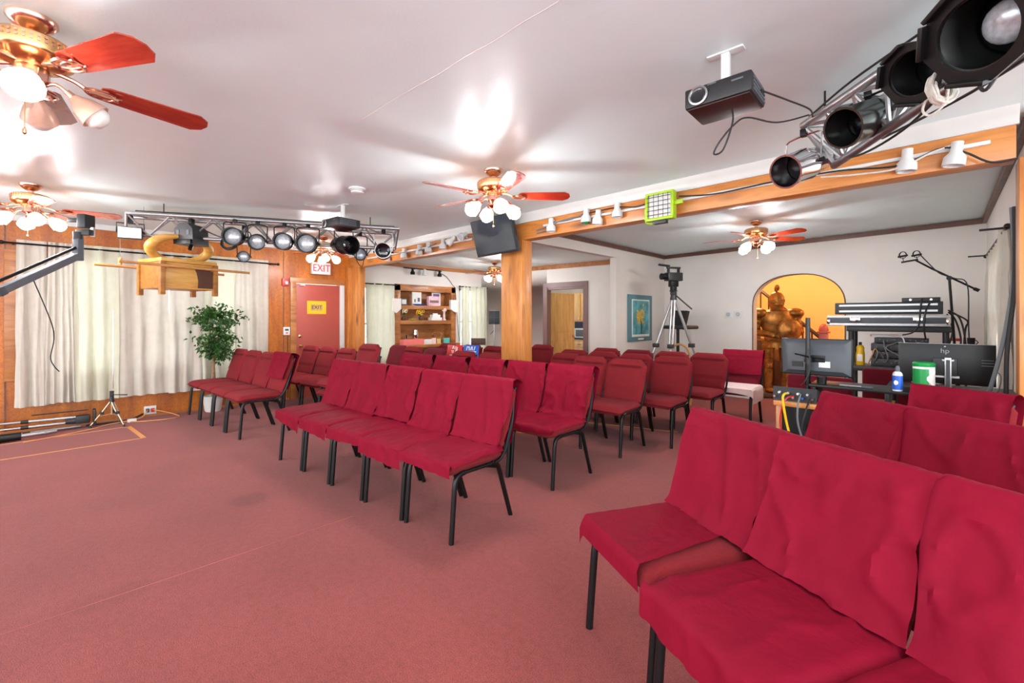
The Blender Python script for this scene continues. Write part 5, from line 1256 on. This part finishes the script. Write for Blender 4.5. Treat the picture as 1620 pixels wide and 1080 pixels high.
# ------------------------------------------------------------------ suit of armour beyond the arch
t = T('suit_of_armour', 'bronze suit of armour holding a round shield, standing in the arch', 'statue', (-2.0, 8.48, 0.03), R(28))
B().box((0, 0, 0.02), (0.56, 0.5, 0.06), 0.01).obj('plinth', BRICKR, t)
for sx in (-1, 1):
    l = B()
    l.lathe([(0.05, 0.10), (0.055, 0.14), (0.048, 0.20), (0.062, 0.30), (0.066, 0.38), (0.058, 0.45), (0.066, 0.48), (0.062, 0.52), (0.075, 0.60), (0.088, 0.72), (0.092, 0.84)], (sx * 0.12, 0.0, 0), n=16)
    for z0 in (0.48, 0.50): l.ball((sx * 0.12, -0.05, z0), 0.05, (1, 0.8, 0.9), 12, 8)
    for k in range(6): l.lathe([(0.094 - k * 0.004, 0), (0.098 - k * 0.004, 0.008), (0.092 - k * 0.004, 0.016)], (sx * 0.12, 0, 0.82 - k * 0.05), n=16, caps=False)
    l.obj('leg_armour', ARMOR, t)
    f = B(); f.ball((sx * 0.12, -0.07, 0.085), 0.075, (0.75, 1.7, 0.6), 14, 8); f.lathe([(0.055, 0.05), (0.06, 0.09), (0.052, 0.14)], (sx * 0.12, 0, 0), n=14); f.obj('sabaton', ARMOR, t)
    a = B()
    sh, el = Vector((sx * 0.27, 0, 1.34)), Vector((sx * 0.33, -0.05, 1.06)); ha = Vector((sx * 0.10, -0.26, 1.00)) if sx < 0 else Vector((0.16, -0.26, 1.12))
    a.tube([sh, sh.lerp(el, 0.5), el], [0.062, 0.066, 0.05], 14); a.ball(el, 0.06, (1, 1, 1), 14, 9); a.tube([el, el.lerp(ha, 0.35), ha], [0.05, 0.056, 0.038], 14)
    for k in range(3): a.lathe([(0.068, 0), (0.072, 0.01), (0.066, 0.02)], sh.lerp(el, 0.25 + 0.25 * k), look(el - sh), 16, caps=False)
    a.obj('arm_armour', ARMOR, t)
    g = B().ball(ha, 0.045, (1.1, 0.9, 1), 12, 8)
    for k in range(4): g.tube([ha + Vector((-sx * 0.02, -0.02, 0.028 - k * 0.018)), ha + Vector((-sx * 0.06, -0.035, 0.028 - k * 0.018)), ha + Vector((-sx * 0.075, -0.01, 0.026 - k * 0.018))], 0.010, 6, 2)
    g.tube([ha + Vector((0, -0.02, 0.03)), ha + Vector((-sx * 0.03, -0.03, 0.055))], 0.011, 6); g.obj('gauntlet', ARMOR, t)
    p = B(); p.ball((sx * 0.27, 0, 1.37), 0.125, (1.1, 1.05, 0.72), 18, 10); p.ball((sx * 0.29, 0, 1.32), 0.09, (1, 1, 0.7), 16, 9); p.obj('pauldron', ARMOR, t)
    B().lathe([(0.06, 0), (0.10, -0.05), (0.11, -0.12), (0.105, -0.125), (0.05, -0.02)], (sx * 0.10, -0.02, 0.92), n=16, caps=False).obj('tasset', ARMOR, t)
B().lathe([(0.14, 0.88), (0.145, 0.96), (0.15, 1.04), (0.19, 1.18), (0.205, 1.30), (0.17, 1.40), (0.09, 1.44), (0.07, 1.47)], n=26).obj('breastplate', ARMOR, t).scale = (1.3, 0.8, 1)
B().lathe([(0.19, 0.80), (0.18, 0.86), (0.15, 0.93), (0.14, 0.94)], n=26, caps=False).obj('mail_skirt', ARMOR, t)
h = B(); h.lathe([(0.075, 1.44), (0.085, 1.48), (0.098, 1.54), (0.10, 1.60), (0.09, 1.66), (0.06, 1.71), (0.02, 1.73), (0, 1.73)], n=22, caps=False); hm = h.obj('helmet', ARMOR, t); hm.scale = (1.18, 1.18, 1.0)
v = B(); v.prism([(-0.09, -0.03), (0.0, -0.055), (0.09, -0.03), (0.10, 0.02), (0.0, 0.035), (-0.10, 0.02)], 0.05, Matrix.Translation((0, -0.085, 1.57)) @ Matrix.Rotation(R(78), 4, 'X')); v.ball((0, -0.08, 1.52), 0.06, (1.1, 0.9, 0.6), 14, 8)
v.box((0, -0.128, 1.60), (0.12, 0.01, 0.008)); v.obj('visor', ARMOR, t)
c = B(); pts = [(0, 0.03, 1.72), (0, 0.02, 1.79), (0, -0.03, 1.82), (0, -0.07, 1.79), (0, -0.06, 1.75)]; c.tube(pts, [0.02, 0.03, 0.032, 0.03, 0.018], 10); c.obj('plume', ARMOR, t)
s = B().lathe([(0, 0.05), (0.04, 0.045), (0.06, 0.03), (0.14, 0.015), (0.175, -0.005), (0.18, -0.02), (0.17, -0.02), (0.13, 0.0), (0, 0.02)], (0.12, -0.30, 1.10), look((0.1, -1, 0.05)), 32, caps=False); s.obj('shield', ARMOR, t)
# staircase behind
t = T('staircase_railing', 'dark wood stair railing descending behind the suit of armour', 'stair railing', (0, 0, 0))
B().tube([(-3.0, 9.5, 2.3), (-1.52, 9.3, 0.98)], 0.03, 8).obj('handrail', BRICKR, t)
B().tube([(-3.0, 9.5, 1.65), (-1.52, 9.3, 0.35)], 0.03, 8).obj('bottom_rail', BRICKR, t)
for i in range(10):
    s_ = (i + 0.6) / 10.5; q = Vector((-3.0, 9.5, 1.65)).lerp(Vector((-1.52, 9.3, 0.35)), s_); B().cyl(q, q + Vector((0, 0, 0.64)), 0.014, n=8).obj('baluster', BRICKR, t)
t = T('newel_post', 'reddish turned newel post with a domed cap behind the left monitor', 'newel post', (-1.47, 9.28, 0))
B().box((0, 0, 0.53), (0.12, 0.12, 1.06), 0.006).box((0, 0, 1.075), (0.17, 0.17, 0.03), 0.006).obj('post', REDDOOR, t); B().lathe([(0.07, 1.09), (0.075, 1.12), (0.06, 1.18), (0.03, 1.215), (0, 1.222)], n=20, caps=False).obj('cap', REDDOOR, t)
st = T('staircase', 'wooden stairs rising behind the arch', 'stairs', (0, 0, 0))
for i in range(8): B().box((-1.7 - i * 0.22, 9.75, 0.09 + i * 0.09 * 2 / 2), (0.24, 0.8, 0.18 + i * 0.18), 0.004).obj('step', BRICKR, st)
B().box((-2.42, 8.55, 1.2), (0.07, 0.09, 2.4), 0.006).obj('trim_hall_post', KWOOD, kind='structure')
t = T('hall_lamp', 'globe ceiling lamp lighting the stair hall beyond the arch', 'ceiling lamp', (-2.45, 9.2, 2.3)); B().ball((0, 0, 0), 0.11).obj('globe', emis('warm_globe', (1, 0.80, 0.5, 1), 60), t); B().cyl((0, 0, 0.1), (0, 0, 0.5), 0.02).obj('stem', BRASS, t)
t = T('hall_lamp', 'second globe lamp in the stair hall, hidden to the right of the arch', 'ceiling lamp', (0.0, 9.2, 2.3)); B().ball((0, 0, 0), 0.11).obj('globe', MATS['warm_globe'], t); B().cyl((0, 0, 0.1), (0, 0, 0.5), 0.02).obj('stem', BRASS, t)
t = T('kitchen_lamp', 'flat ceiling lamp inside the kitchen', 'ceiling lamp', (-6.2, 8.4, 2.38)); B().lathe([(0.15, 0.05), (0.15, 0.0), (0.1, -0.03), (0, -0.035)], n=24, caps=False).obj('diffuser', emis('kitchen_diffuser', (1, 0.93, 0.8, 1), 22), t)

# ------------------------------------------------------------------ mixing desk area
DX0, DX1, DY0, DY1 = -0.885, -0.24, 3.66, 4.25
t = T('control_desk', 'wood-topped desk with a black front panel behind the foreground chairs', 'desk', ((DX0 + DX1) / 2, (DY0 + DY1) / 2, 0))
wd, dp = DX1 - DX0, DY1 - DY0
B().box((0, 0, 0.705), (wd, dp, 0.035), 0.004).obj('top', PINE, t)
B().box((-wd / 2 + 0.03, 0, 0.345), (0.035, dp - 0.04, 0.69), 0.003).obj('side_panel', PINEV, t)
B().box((wd / 2 - 0.02, 0, 0.345), (0.035, dp - 0.04, 0.69), 0.003).obj('side_panel', PINEV, t)
B().box((0.02, -dp / 2 + 0.04, 0.345), (wd - 0.08, 0.02, 0.69)).obj('front_panel', BLK, t)
t = T('equipment_table', 'black table carrying the right monitor beside the corner post', 'table', (0.03, 4.5, 0))
B().box((0, 0, 0.80), (0.66, 0.44, 0.03), 0.004).obj('top', BLK, t)
for sx in (-1, 1):
    for sy in (-1, 1): B().cyl((sx * 0.3, sy * 0.19, 0), (sx * 0.3, sy * 0.19, 0.79), 0.016, n=8).obj('leg', BLK, t)
# mixer with knobs and plugs
t = T('audio_mixer', 'black audio mixer with cable plugs along its back on the control desk', 'mixer', (-0.76, 3.80, 0.7225))
B().prism([(-0.10, 0), (0.12, 0), (0.12, 0.05), (-0.10, 0.10)], 0.27, Matrix(((0, 0, 1, 0), (1, 0, 0, 0), (0, 1, 0, 0), (0, 0, 0, 1)))).obj('chassis', BLKP, t)
rnd = random.Random(2)
for i in range(9): B().cyl((-0.12 + i * 0.029, -0.10, 0.03 + 0.03 * (i % 2)), (-0.12 + i * 0.029, -0.13, 0.03 + 0.03 * (i % 2)), 0.008, n=8).obj('plug', (CHROME, PLASTW, BLUEP, ALU)[i % 4], t)
t = T('monitor_riser', 'black shelf riser carrying the spray can across the control desk', 'shelf', (-0.36, 3.93, 0.7225))
B().box((0, 0, 0.115), (0.66, 0.3, 0.02), 0.003).obj('shelf', BLK, t)
for sx in (-0.3, 0.1): B().box((sx, 0, 0.052), (0.02, 0.26, 0.105), 0.003).obj('leg', BLK, t)
t = T('laptop_keyboard', 'grey and white keyboard lying under the riser on the control desk', 'keyboard', (-0.40, 3.76, 0.7225)); B().box((0, 0, 0.012), (0.42, 0.13, 0.02), 0.004).obj('body', DKGREY, t); B().box((0.13, -0.03, 0.024), (0.08, 0.04, 0.006), 0.002).obj('white_pad', PAPER, t); B().box((-0.04, 0, 0.024), (0.22, 0.10, 0.005)).obj('keys', BLK, t)
t = T('pen_cup', 'small black cup on the left end of the riser', 'cup', (-0.62, 3.84, 0.8475)); B().lathe([(0.028, 0), (0.032, 0.05), (0.028, 0.05), (0.024, 0.006)], n=14, caps=False).obj('body', BLK, t)
t = T('screwdriver', 'silver-handled tool lying on the riser', 'tool', (-0.45, 3.80, 0.856)); B().cyl((-0.06, 0, 0), (0.06, 0, 0), 0.008, n=8).obj('shaft', ALU, t); B().cyl((0.06, 0, 0), (0.12, 0, 0), 0.010, n=8).obj('handle', DKGREY, t)
t = T('spray_can', 'blue and white air duster spray can on the riser', 'spray can', (-0.207, 3.82, 0.8475))
B().lathe([(0.024, 0), (0.026, 0.004), (0.026, 0.105), (0.022, 0.118), (0.014, 0.126)], n=22).obj('can', PLASTW, t)
B().lathe([(0.0262, 0.01), (0.0264, 0.012), (0.0264, 0.098), (0.0262, 0.10)], n=22, caps=False).obj('label_wrap', BLUEP, t)
B().lathe([(0.012, 0.125), (0.012, 0.15), (0.008, 0.162), (0, 0.164)], n=12, caps=False).obj('nozzle', GREY, t)
B().ball((-0.005, -0.024, 0.055), 0.013, (1, 0.3, 1.3), 8, 6).obj('logo', PAPER, t)
t = T('wipes_canister', 'green and white wipes canister beside the spray can', 'canister', (-0.085, 3.97, 0.8475))
t.scale = (1.1, 1.1, 0.95)
B().lathe([(0.048, 0), (0.05, 0.004), (0.05, 0.165), (0.048, 0.17)], n=28).obj('tub', PAPER, t)
B().lathe([(0.0505, 0.165), (0.052, 0.168), (0.052, 0.188), (0.045, 0.195), (0, 0.196)], n=28, caps=False).obj('lid', GREENP, t)
g = B(); g.grid(lambda a, c: Vector((0.0506 * math.cos(-PI * 0.95 + a * 1.9), 0.0506 * math.sin(-PI * 0.95 + a * 1.9), 0.01 + 0.14 * c)), 16, 2); g.obj('label_wrap', GREENP, t)
g = B(); g.prism([(-0.02, -0.05), (0.015, 0.0), (-0.02, 0.05), (-0.03, 0.05), (0.0, 0.0), (-0.03, -0.05)], 0.002, Matrix.Translation((0.022, -0.0475, 0.085)) @ Matrix.Rotation(R(90), 4, 'X') @ Matrix.Scale(-1, 4, (1, 0, 0))); g.obj('label_chevron', PAPER, t)
# monitors seen from behind
t = T('monitor', 'grey-backed monitor clamped to a black pole at the left of the control desk', 'monitor', (-0.681, 3.98, 1.028))
b = B(); b.box((0, 0.01, 0), (0.45, 0.02, 0.275), 0.004); b.obj('bezel', BLK, t)
b = B(); vs = [(-0.215, 0, -0.13), (0.215, 0, -0.13), (0.215, 0, 0.13), (-0.215, 0, 0.13), (-0.17, -0.028, -0.10), (0.17, -0.028, -0.10), (0.17, -0.028, 0.095), (-0.17, -0.028, 0.095)]
b.add(vs, [(4, 5, 6, 7), (0, 1, 5, 4), (1, 2, 6, 5), (2, 3, 7, 6), (3, 0, 4, 7)]); b.obj('back_shell', DKGREY, t)
B().box((-0.11, -0.03, -0.055), (0.07, 0.006, 0.04)).obj('port_panel', BLK, t); B().box((0.06, -0.03, -0.05), (0.07, 0.006, 0.045)).obj('label_plate', PLASTW, t); B().box((0.02, -0.032, -0.01), (0.09, 0.008, 0.05), 0.003).obj('mount_plate', BLK, t)
t = T('monitor_pole', 'black upright pole clamped to the control desk in front of the monitor', 'pole', (-0.715, 3.90, 0.7225))
B().cyl((0, 0, 0.0), (0, 0, 0.60), 0.0155, n=14).obj('pole', BLKP, t); B().cyl((0, 0, 0.10), (0, 0, 0.26), 0.018, n=14).obj('lower_sleeve', BLK, t); B().box((0.0, 0.02, 0.29), (0.05, 0.05, 0.04), 0.006).obj('clamp', BLK, t)
B().tube([(-0.08, -0.01, 0.33), (0.02, -0.022, 0.31), (0.10, -0.01, 0.30)], 0.006, 6).obj('clamp_arm', BLK, t)
t = T('monitor', 'black monitor with a round-cornered logo and silver stand near the corner post', 'monitor', (0.015, 4.24, 1.008))
B().box((0, 0, 0), (0.475, 0.022, 0.27), 0.005).obj('panel', BLK, t); B().box((0, 0.013, 0), (0.478, 0.006, 0.274), 0.002).obj('bezel', ALU, t)
B().box((0.0, -0.018, -0.02), (0.12, 0.02, 0.12), 0.006).obj('stand_mount', BLKP, t)
B().box((0.015, -0.03, 0.025), (0.06, 0.012, 0.014), 0.003).box((0.015, -0.036, -0.075), (0.034, 0.012, 0.24), 0.003).obj('stand', ALU, t); B().box((0.015, -0.0425, -0.07), (0.02, 0.002, 0.2)).obj('stand_inset', DKGREY, t)
B().box((0.015, 0.0, -0.19), (0.2, 0.14, 0.01), 0.004).obj('stand_foot', ALU, t)
B().box((0.01, -0.02, -0.085), (0.12, 0.006, 0.014)).obj('port_strip', PLASTW, t)
for k in range(3): B().box((0.20, -0.0125, 0.035 - k * 0.018), (0.055, 0.003, 0.004)).obj('side_port', GREY, t)
text('hp', 0.045, DKCHROME, t, (0.0, -0.0125, 0.088), (R(90), 0, R(0)), 'logo')
B().ball((-0.0, -0.012, 0.118), 0.005, u=8, v=6).obj('webcam', PLASTW, t)
# two red swivel chairs behind the desk
for i, (x, y, w_, z, l) in enumerate(((-0.72, 4.62, 0.46, 0.55, 'dark red office chair behind the left monitor'), (-0.34, 5.10, 0.32, 0.60, 'dark red office chair with a rounded top between the two monitors'))):
    t = T('office_chair', l, 'office chair', (x, y, 0), R(180 if i else 175))
    m = MATS['crimson_upholstery']
    B().box((0, 0.18, z + 0.06), (w_, 0.07, 0.46), 0.034, seg=4).obj('backrest', m, t); B().box((0, -0.05, 0.44), (w_ + 0.04, 0.42, 0.08), 0.035, seg=3).obj('seat', m, t)
    B().cyl((0, 0, 0.1), (0, 0, 0.4), 0.025).obj('gas_lift', BLK, t); B().tube([(0, 0.0, 0.40), (0, 0.2, 0.40), (0, 0.22, 0.6)], 0.02, 8, 4).obj('back_bracket', BLK, t)
    for k in range(5):
        a = 2 * PI * k / 5; l_ = B().tube([(0, 0, 0.12), (0.22 * math.cos(a), 0.22 * math.sin(a), 0.07)], 0.02, 8).obj('base_arm', BLK, t); B().ball((0.22 * math.cos(a), 0.22 * math.sin(a), 0.03), 0.03).obj('caster', BLK, l_)
# cables in front of the desk
cb = [([(-0.80, 3.69, 0.78), (-0.81, 3.60, 0.76), (-0.79, 3.60, 0.6), (-0.75, 3.60, 0.42), (-0.73, 3.60, 0.28), (-0.72, 3.6, 0.02)], 0.008, YEL, 'yellow cable hanging from the mixer down the black desk front'),
      ([(-0.76, 3.69, 0.76), (-0.80, 3.62, 0.74), (-0.83, 3.61, 0.58), (-0.79, 3.61, 0.42), (-0.75, 3.61, 0.34)], 0.006, REDP, 'red cable looping left of the yellow one on the desk front'),
      ([(-0.72, 3.69, 0.78), (-0.72, 3.6, 0.7), (-0.71, 3.6, 0.55), (-0.62, 3.6, 0.3), (-0.5, 3.6, 0.12)], 0.006, CABLEG, 'grey cable slanting right down the desk front'),
      ([(-0.66, 3.69, 0.76), (-0.68, 3.61, 0.66), (-0.70, 3.61, 0.5), (-0.66, 3.61, 0.38)], 0.006, CABLEB, 'black cable curling on the desk front'),
      ([(-0.60, 3.69, 0.76), (-0.58, 3.61, 0.64), (-0.60, 3.61, 0.4), (-0.62, 3.61, 0.2)], 0.005, CABLEG, 'thin grey cable right of the others on the desk front'),
      ([(-0.70, 3.85, 1.1), (-0.69, 3.84, 0.95), (-0.72, 3.83, 0.86), (-0.74, 3.8, 0.83)], 0.004, CABLEB, 'thin cable from the left monitor to the mixer'),
      ([(0.30, 3.98, 1.98), (0.31, 4.0, 1.60), (0.27, 4.0, 1.2), (0.22, 4.05, 0.9), (0.20, 4.1, 0.83)], 0.011, CABLEG, 'thick grey cable hanging beside the corner post, left one'),
      ([(0.31, 3.96, 1.98), (0.31, 3.98, 1.5), (0.28, 3.98, 1.1), (0.28, 3.99, 0.6), (0.29, 4.0, 0.05)], 0.011, CABLEB, 'thick dark cable hanging beside the corner post, right one'),
      ([(0.24, 4.22, 0.98), (0.27, 4.2, 0.95), (0.26, 4.2, 0.86), (0.23, 4.22, 0.825)], 0.004, CABLEG, 'thin grey cable looping from the side of the right monitor')]
for p, r, m, l in cb: cable(p, r, m, l)

# ------------------------------------------------------------------ equipment rack, cases, mic stand
t = T('equipment_rack', 'black plastic shelving unit with audio gear in front of the rear wall', 'shelving unit', (-0.36, 6.55, 0))
for zz in (1.20, 0.755, 0.30): B().box((0, 0, zz), (0.86, 0.40, 0.06), 0.008).obj('shelf', BLKP, t)
for sx in (-1, 1):
    for sy in (-1, 1): B().cyl((sx * 0.39, sy * 0.16, 0), (sx * 0.39, sy * 0.16, 1.2), 0.026, n=12).obj('post', BLKP, t)
t = T('road_case', 'long silver-edged black flight case lying on top of the equipment rack', 'flight case', (-0.45, 6.44, 1.23))
B().box((0, 0, 0.062), (1.0, 0.34, 0.11), 0.004).obj('shell', DKGREY, t)
for zz, m in ((0.018, ALU), (0.105, ALU)): B().box((0, 0, zz), (1.014, 0.354, 0.03), 0.004).obj('edge_trim', m, t)
for sx in (-1, 1): B().ball((sx * 0.495, -0.165, 0.055), 0.045, (0.5, 0.4, 1.1), 12, 8).obj('corner_guard', CHROME, t)
for x in (-0.25, 0.28): B().box((x, -0.178, 0.075), (0.09, 0.008, 0.05), 0.003).obj('latch', CHROME, t)
t = T('keyboard_case', 'long black case with silver stripes lying on the flight case', 'case', (-0.44, 6.44, 1.362))
B().box((0, 0, 0.065), (0.90, 0.28, 0.13), 0.006).obj('shell', BLKP, t)
for zz in (0.035, 0.10): B().box((0, -0.142, zz), (0.82, 0.004, 0.02)).obj('stripe', ALU, t)
t = T('rack_unit', 'small black rack unit on top of the striped case', 'rack unit', (-0.16, 6.44, 1.493)); B().box((0, 0, 0.022), (0.30, 0.2, 0.042), 0.004).obj('chassis', BLKP, t)
for x in (-0.08, 0.08): B().cyl((x, -0.10, 0.02), (x, -0.112, 0.02), 0.010, n=10).obj('connector', CHROME, t)
for k, (zz, h_, w_) in enumerate(((0.785, 0.09, 0.5), (0.878, 0.075, 0.48), (0.956, 0.085, 0.5), (1.044, 0.06, 0.44))):
    t = T('audio_unit', ('lowest', 'second lowest', 'second highest', 'highest')[k] + ' black audio unit of the pile on the rack shelf', 'audio unit', (-0.32, 6.50, zz), group='audio units piled on the rack')
    B().box((0, 0, h_ / 2), (w_, 0.28, h_ - 0.004), 0.004).obj('chassis', BLKP, t)
    for j in range(7): B().cyl((-w_ / 2 + 0.05 + j * 0.062, -0.14, h_ / 2 + 0.01 * ((j + k) % 2)), (-w_ / 2 + 0.05 + j * 0.062, -0.155, h_ / 2 + 0.01 * ((j + k) % 2)), 0.009, n=8).obj('knob', (GREY, CHROME, DKGREY)[(j * 3 + k) % 3], t)
    if k == 0: B().box((0.05, -0.145, 0.05), (0.10, 0.006, 0.03)).obj('white_label', PAPER, t)
t = T('white_router', 'flat white router lying on the pile of audio units', 'router', (-0.46, 6.46, 1.106), R(12)); B().box((0, 0, 0.015), (0.24, 0.15, 0.03), 0.01).obj('casing', PLASTW, t)
t = T('cleaner_bottle', 'yellow cleaner bottle at the left end of the rack shelf', 'bottle', (-0.67, 6.42, 0.785))
B().lathe([(0.036, 0), (0.042, 0.01), (0.042, 0.13), (0.036, 0.16), (0.038, 0.20), (0.026, 0.225), (0.014, 0.23)], n=20).obj('body', YEL, t); B().box((0, -0.040, 0.085), (0.05, 0.008, 0.08), 0.003).obj('label', PAPER, t); B().cyl((0, 0, 0.228), (0, 0, 0.262), 0.015, n=12).obj('cap', BLK, t)
for i, (p, m) in enumerate((([(-0.40, 6.36, 1.13), (-0.30, 6.3, 1.11), (-0.28, 6.28, 0.95), (-0.29, 6.28, 0.8), (-0.28, 6.28, 0.6)], PLASTW), ([(-0.15, 6.3, 1.52), (-0.16, 6.22, 1.4), (-0.17, 6.22, 1.25), (-0.22, 6.25, 1.17), (-0.3, 6.3, 1.14)], CABLEB),
        ([(-0.08, 6.3, 1.5), (-0.12, 6.22, 1.38), (-0.13, 6.22, 1.22), (-0.12, 6.3, 1.1)], CABLEB), ([(-0.60, 6.4, 0.79), (-0.56, 6.34, 0.9), (-0.53, 6.34, 0.98), (-0.5, 6.36, 0.92)], WSTRAW),
        ([(-0.57, 6.38, 0.79), (-0.52, 6.33, 0.88), (-0.50, 6.33, 0.95), (-0.46, 6.35, 0.88)], CABLEG), ([(0.05, 6.5, 1.38), (0.1, 6.45, 1.3), (0.14, 6.45, 1.1), (0.12, 6.45, 0.9), (0.13, 6.5, 0.6)], CABLEB),
        ([(0.05, 6.5, 1.4), (0.13, 6.42, 1.32), (0.17, 6.42, 1.1), (0.18, 6.42, 0.8), (0.17, 6.5, 0.5)], CABLEB), ([(0.04, 6.5, 1.36), (0.08, 6.42, 1.2), (0.04, 6.42, 1.0), (-0.02, 6.42, 0.86)], CABLEB), ([(0.02, 6.4, 1.0), (-0.05, 6.35, 0.95), (-0.1, 6.35, 1.02), (-0.2, 6.35, 1.08)], PLASTW),
        ([(0.06, 6.45, 1.38), (0.13, 6.4, 1.34), (0.19, 6.42, 1.28), (0.17, 6.45, 1.18), (0.15, 6.5, 0.7)], CABLEB))):
    cable(p, 0.008 if m is CABLEB else 0.006, m, ('white cable hanging down the front of the rack', 'black lead from the small rack unit down to the gear', 'second black lead from the small rack unit', 'tan lead beside the yellow bottle', 'grey lead beside the yellow bottle',
        'black cable bundle strand nearest the rack post', 'black cable strand hanging farthest right of the rack', 'black cable slanting down from the flight case end', 'white cable crossing right of the audio units', 'thick black cable looped over the end of the flight case')[i])
for k in range(6):
    rnd = random.Random(k + 20); x0 = rnd.uniform(-0.5, -0.15)
    cable([(x0, 6.34, 0.8 + rnd.random() * 0.05), (x0 + rnd.uniform(-0.08, 0.08), 6.31, 0.9), (x0 + rnd.uniform(-0.12, 0.12), 6.31, 1.0), (x0 + rnd.uniform(-0.05, 0.1), 6.34, 1.08)], 0.006, (CABLEB, CABLEG)[k % 2], 'one of the tangled leads across the audio units on the rack', group='tangled leads on the rack')
t = T('mic_stand', 'black boom microphone stand beside the rack with a wired bracket at its tip', 'microphone stand', (0.12, 6.95, 0))
B().tube([(0, 0, 0.02), (0.0, 0, 0.7), (-0.06, 0, 1.76)], 0.012, 8).obj('pole', BLK, t); B().tube([(-0.34, 0, 1.99), (-0.2, 0, 1.88), (0.16, 0, 1.62)], 0.010, 8).obj('boom', BLK, t)
B().cyl((-0.06, -0.02, 1.765), (-0.06, 0.02, 1.765), 0.025, n=12).obj('clutch', BLK, t); B().cyl((0.13, 0, 1.64), (0.17, 0, 1.615), 0.018, n=10).obj('counterweight', BLK, t)
for i in range(3):
    a = 2 * PI * i / 3 + 0.4; B().tube([(0, 0, 0.14), (0.26 * math.cos(a), 0.26 * math.sin(a), 0.012)], 0.010, 6).obj('leg', BLK, t)
B().box((-0.39, 0, 1.985), (0.15, 0.02, 0.02), 0.005, M=Matrix.Rotation(R(-8), 4, 'Y')).obj('stereo_bar', BLK, t)
for sx in (-0.45, -0.33):
    g = B()
    for k in range(3): g.tube([Vector((sx + 0.035 * math.cos(2 * PI * i / 12) * (1 - 0.1 * k), 0.0 + 0.012 * k, 2.06 + 0.04 * math.sin(2 * PI * i / 12))) for i in range(12)], 0.003, 5, closed=True)
    g.cyl((sx - 0.045, 0, 2.04), (sx + 0.045, 0, 2.055), 0.011, n=10); g.tube([(sx, 0, 2.03), (sx + 0.005, 0, 1.99)], 0.004, 5); g.obj('shock_mount', BLK, t)
cable([(-0.18, 6.95, 2.05), (-0.12, 6.94, 1.96), (-0.05, 6.94, 1.86), (0.0, 6.94, 1.81), (0.1, 6.94, 1.76), (0.2, 6.93, 1.68), (0.21, 6.93, 1.2), (0.23, 6.93, 0.8)], 0.006, CABLEB, 'black microphone lead hanging from the boom stand')
t = T('side_table', 'small side table with odds and ends behind the right monitor', 'table', (0.17, 7.35, 0)); B().box((0, 0, 0.98), (0.42, 0.34, 0.03), 0.004).obj('top', WSTRAW, t)
for sx in (-1, 1):
    for sy in (-1, 1): B().cyl((sx * 0.18, sy * 0.14, 0), (sx * 0.18, sy * 0.14, 0.97), 0.014, n=8).obj('leg', WSTRAW, t)
t = T('red_box', 'red and white box on the small side table', 'box', (0.08, 7.3, 0.995)); B().box((0, 0, 0.03), (0.16, 0.12, 0.06), 0.004).obj('carton', PAPER, t); B().box((0, 0, 0.075), (0.15, 0.11, 0.03), 0.004).obj('lid', REDP, t)
t = T('black_mug', 'black mug on the small side table', 'mug', (0.24, 7.28, 0.995)); B().lathe([(0.03, 0), (0.034, 0.1), (0.03, 0.1), (0.026, 0.01)], n=14, caps=False).obj('body', BLK, t); B().tube([(0.03, 0, 0.02), (0.055, 0, 0.05), (0.03, 0, 0.08)], 0.005, 6, 3).obj('handle', BLK, t)
t = T('computer_tower', 'small black computer tower on the low shelf of the rack', 'computer', (-0.34, 6.52, 0.33)); B().box((0, 0, 0.14), (0.18, 0.3, 0.28), 0.006).obj('case', BLKP, t); B().box((0, -0.152, 0.2), (0.12, 0.004, 0.06)).obj('vent', GREY, t)
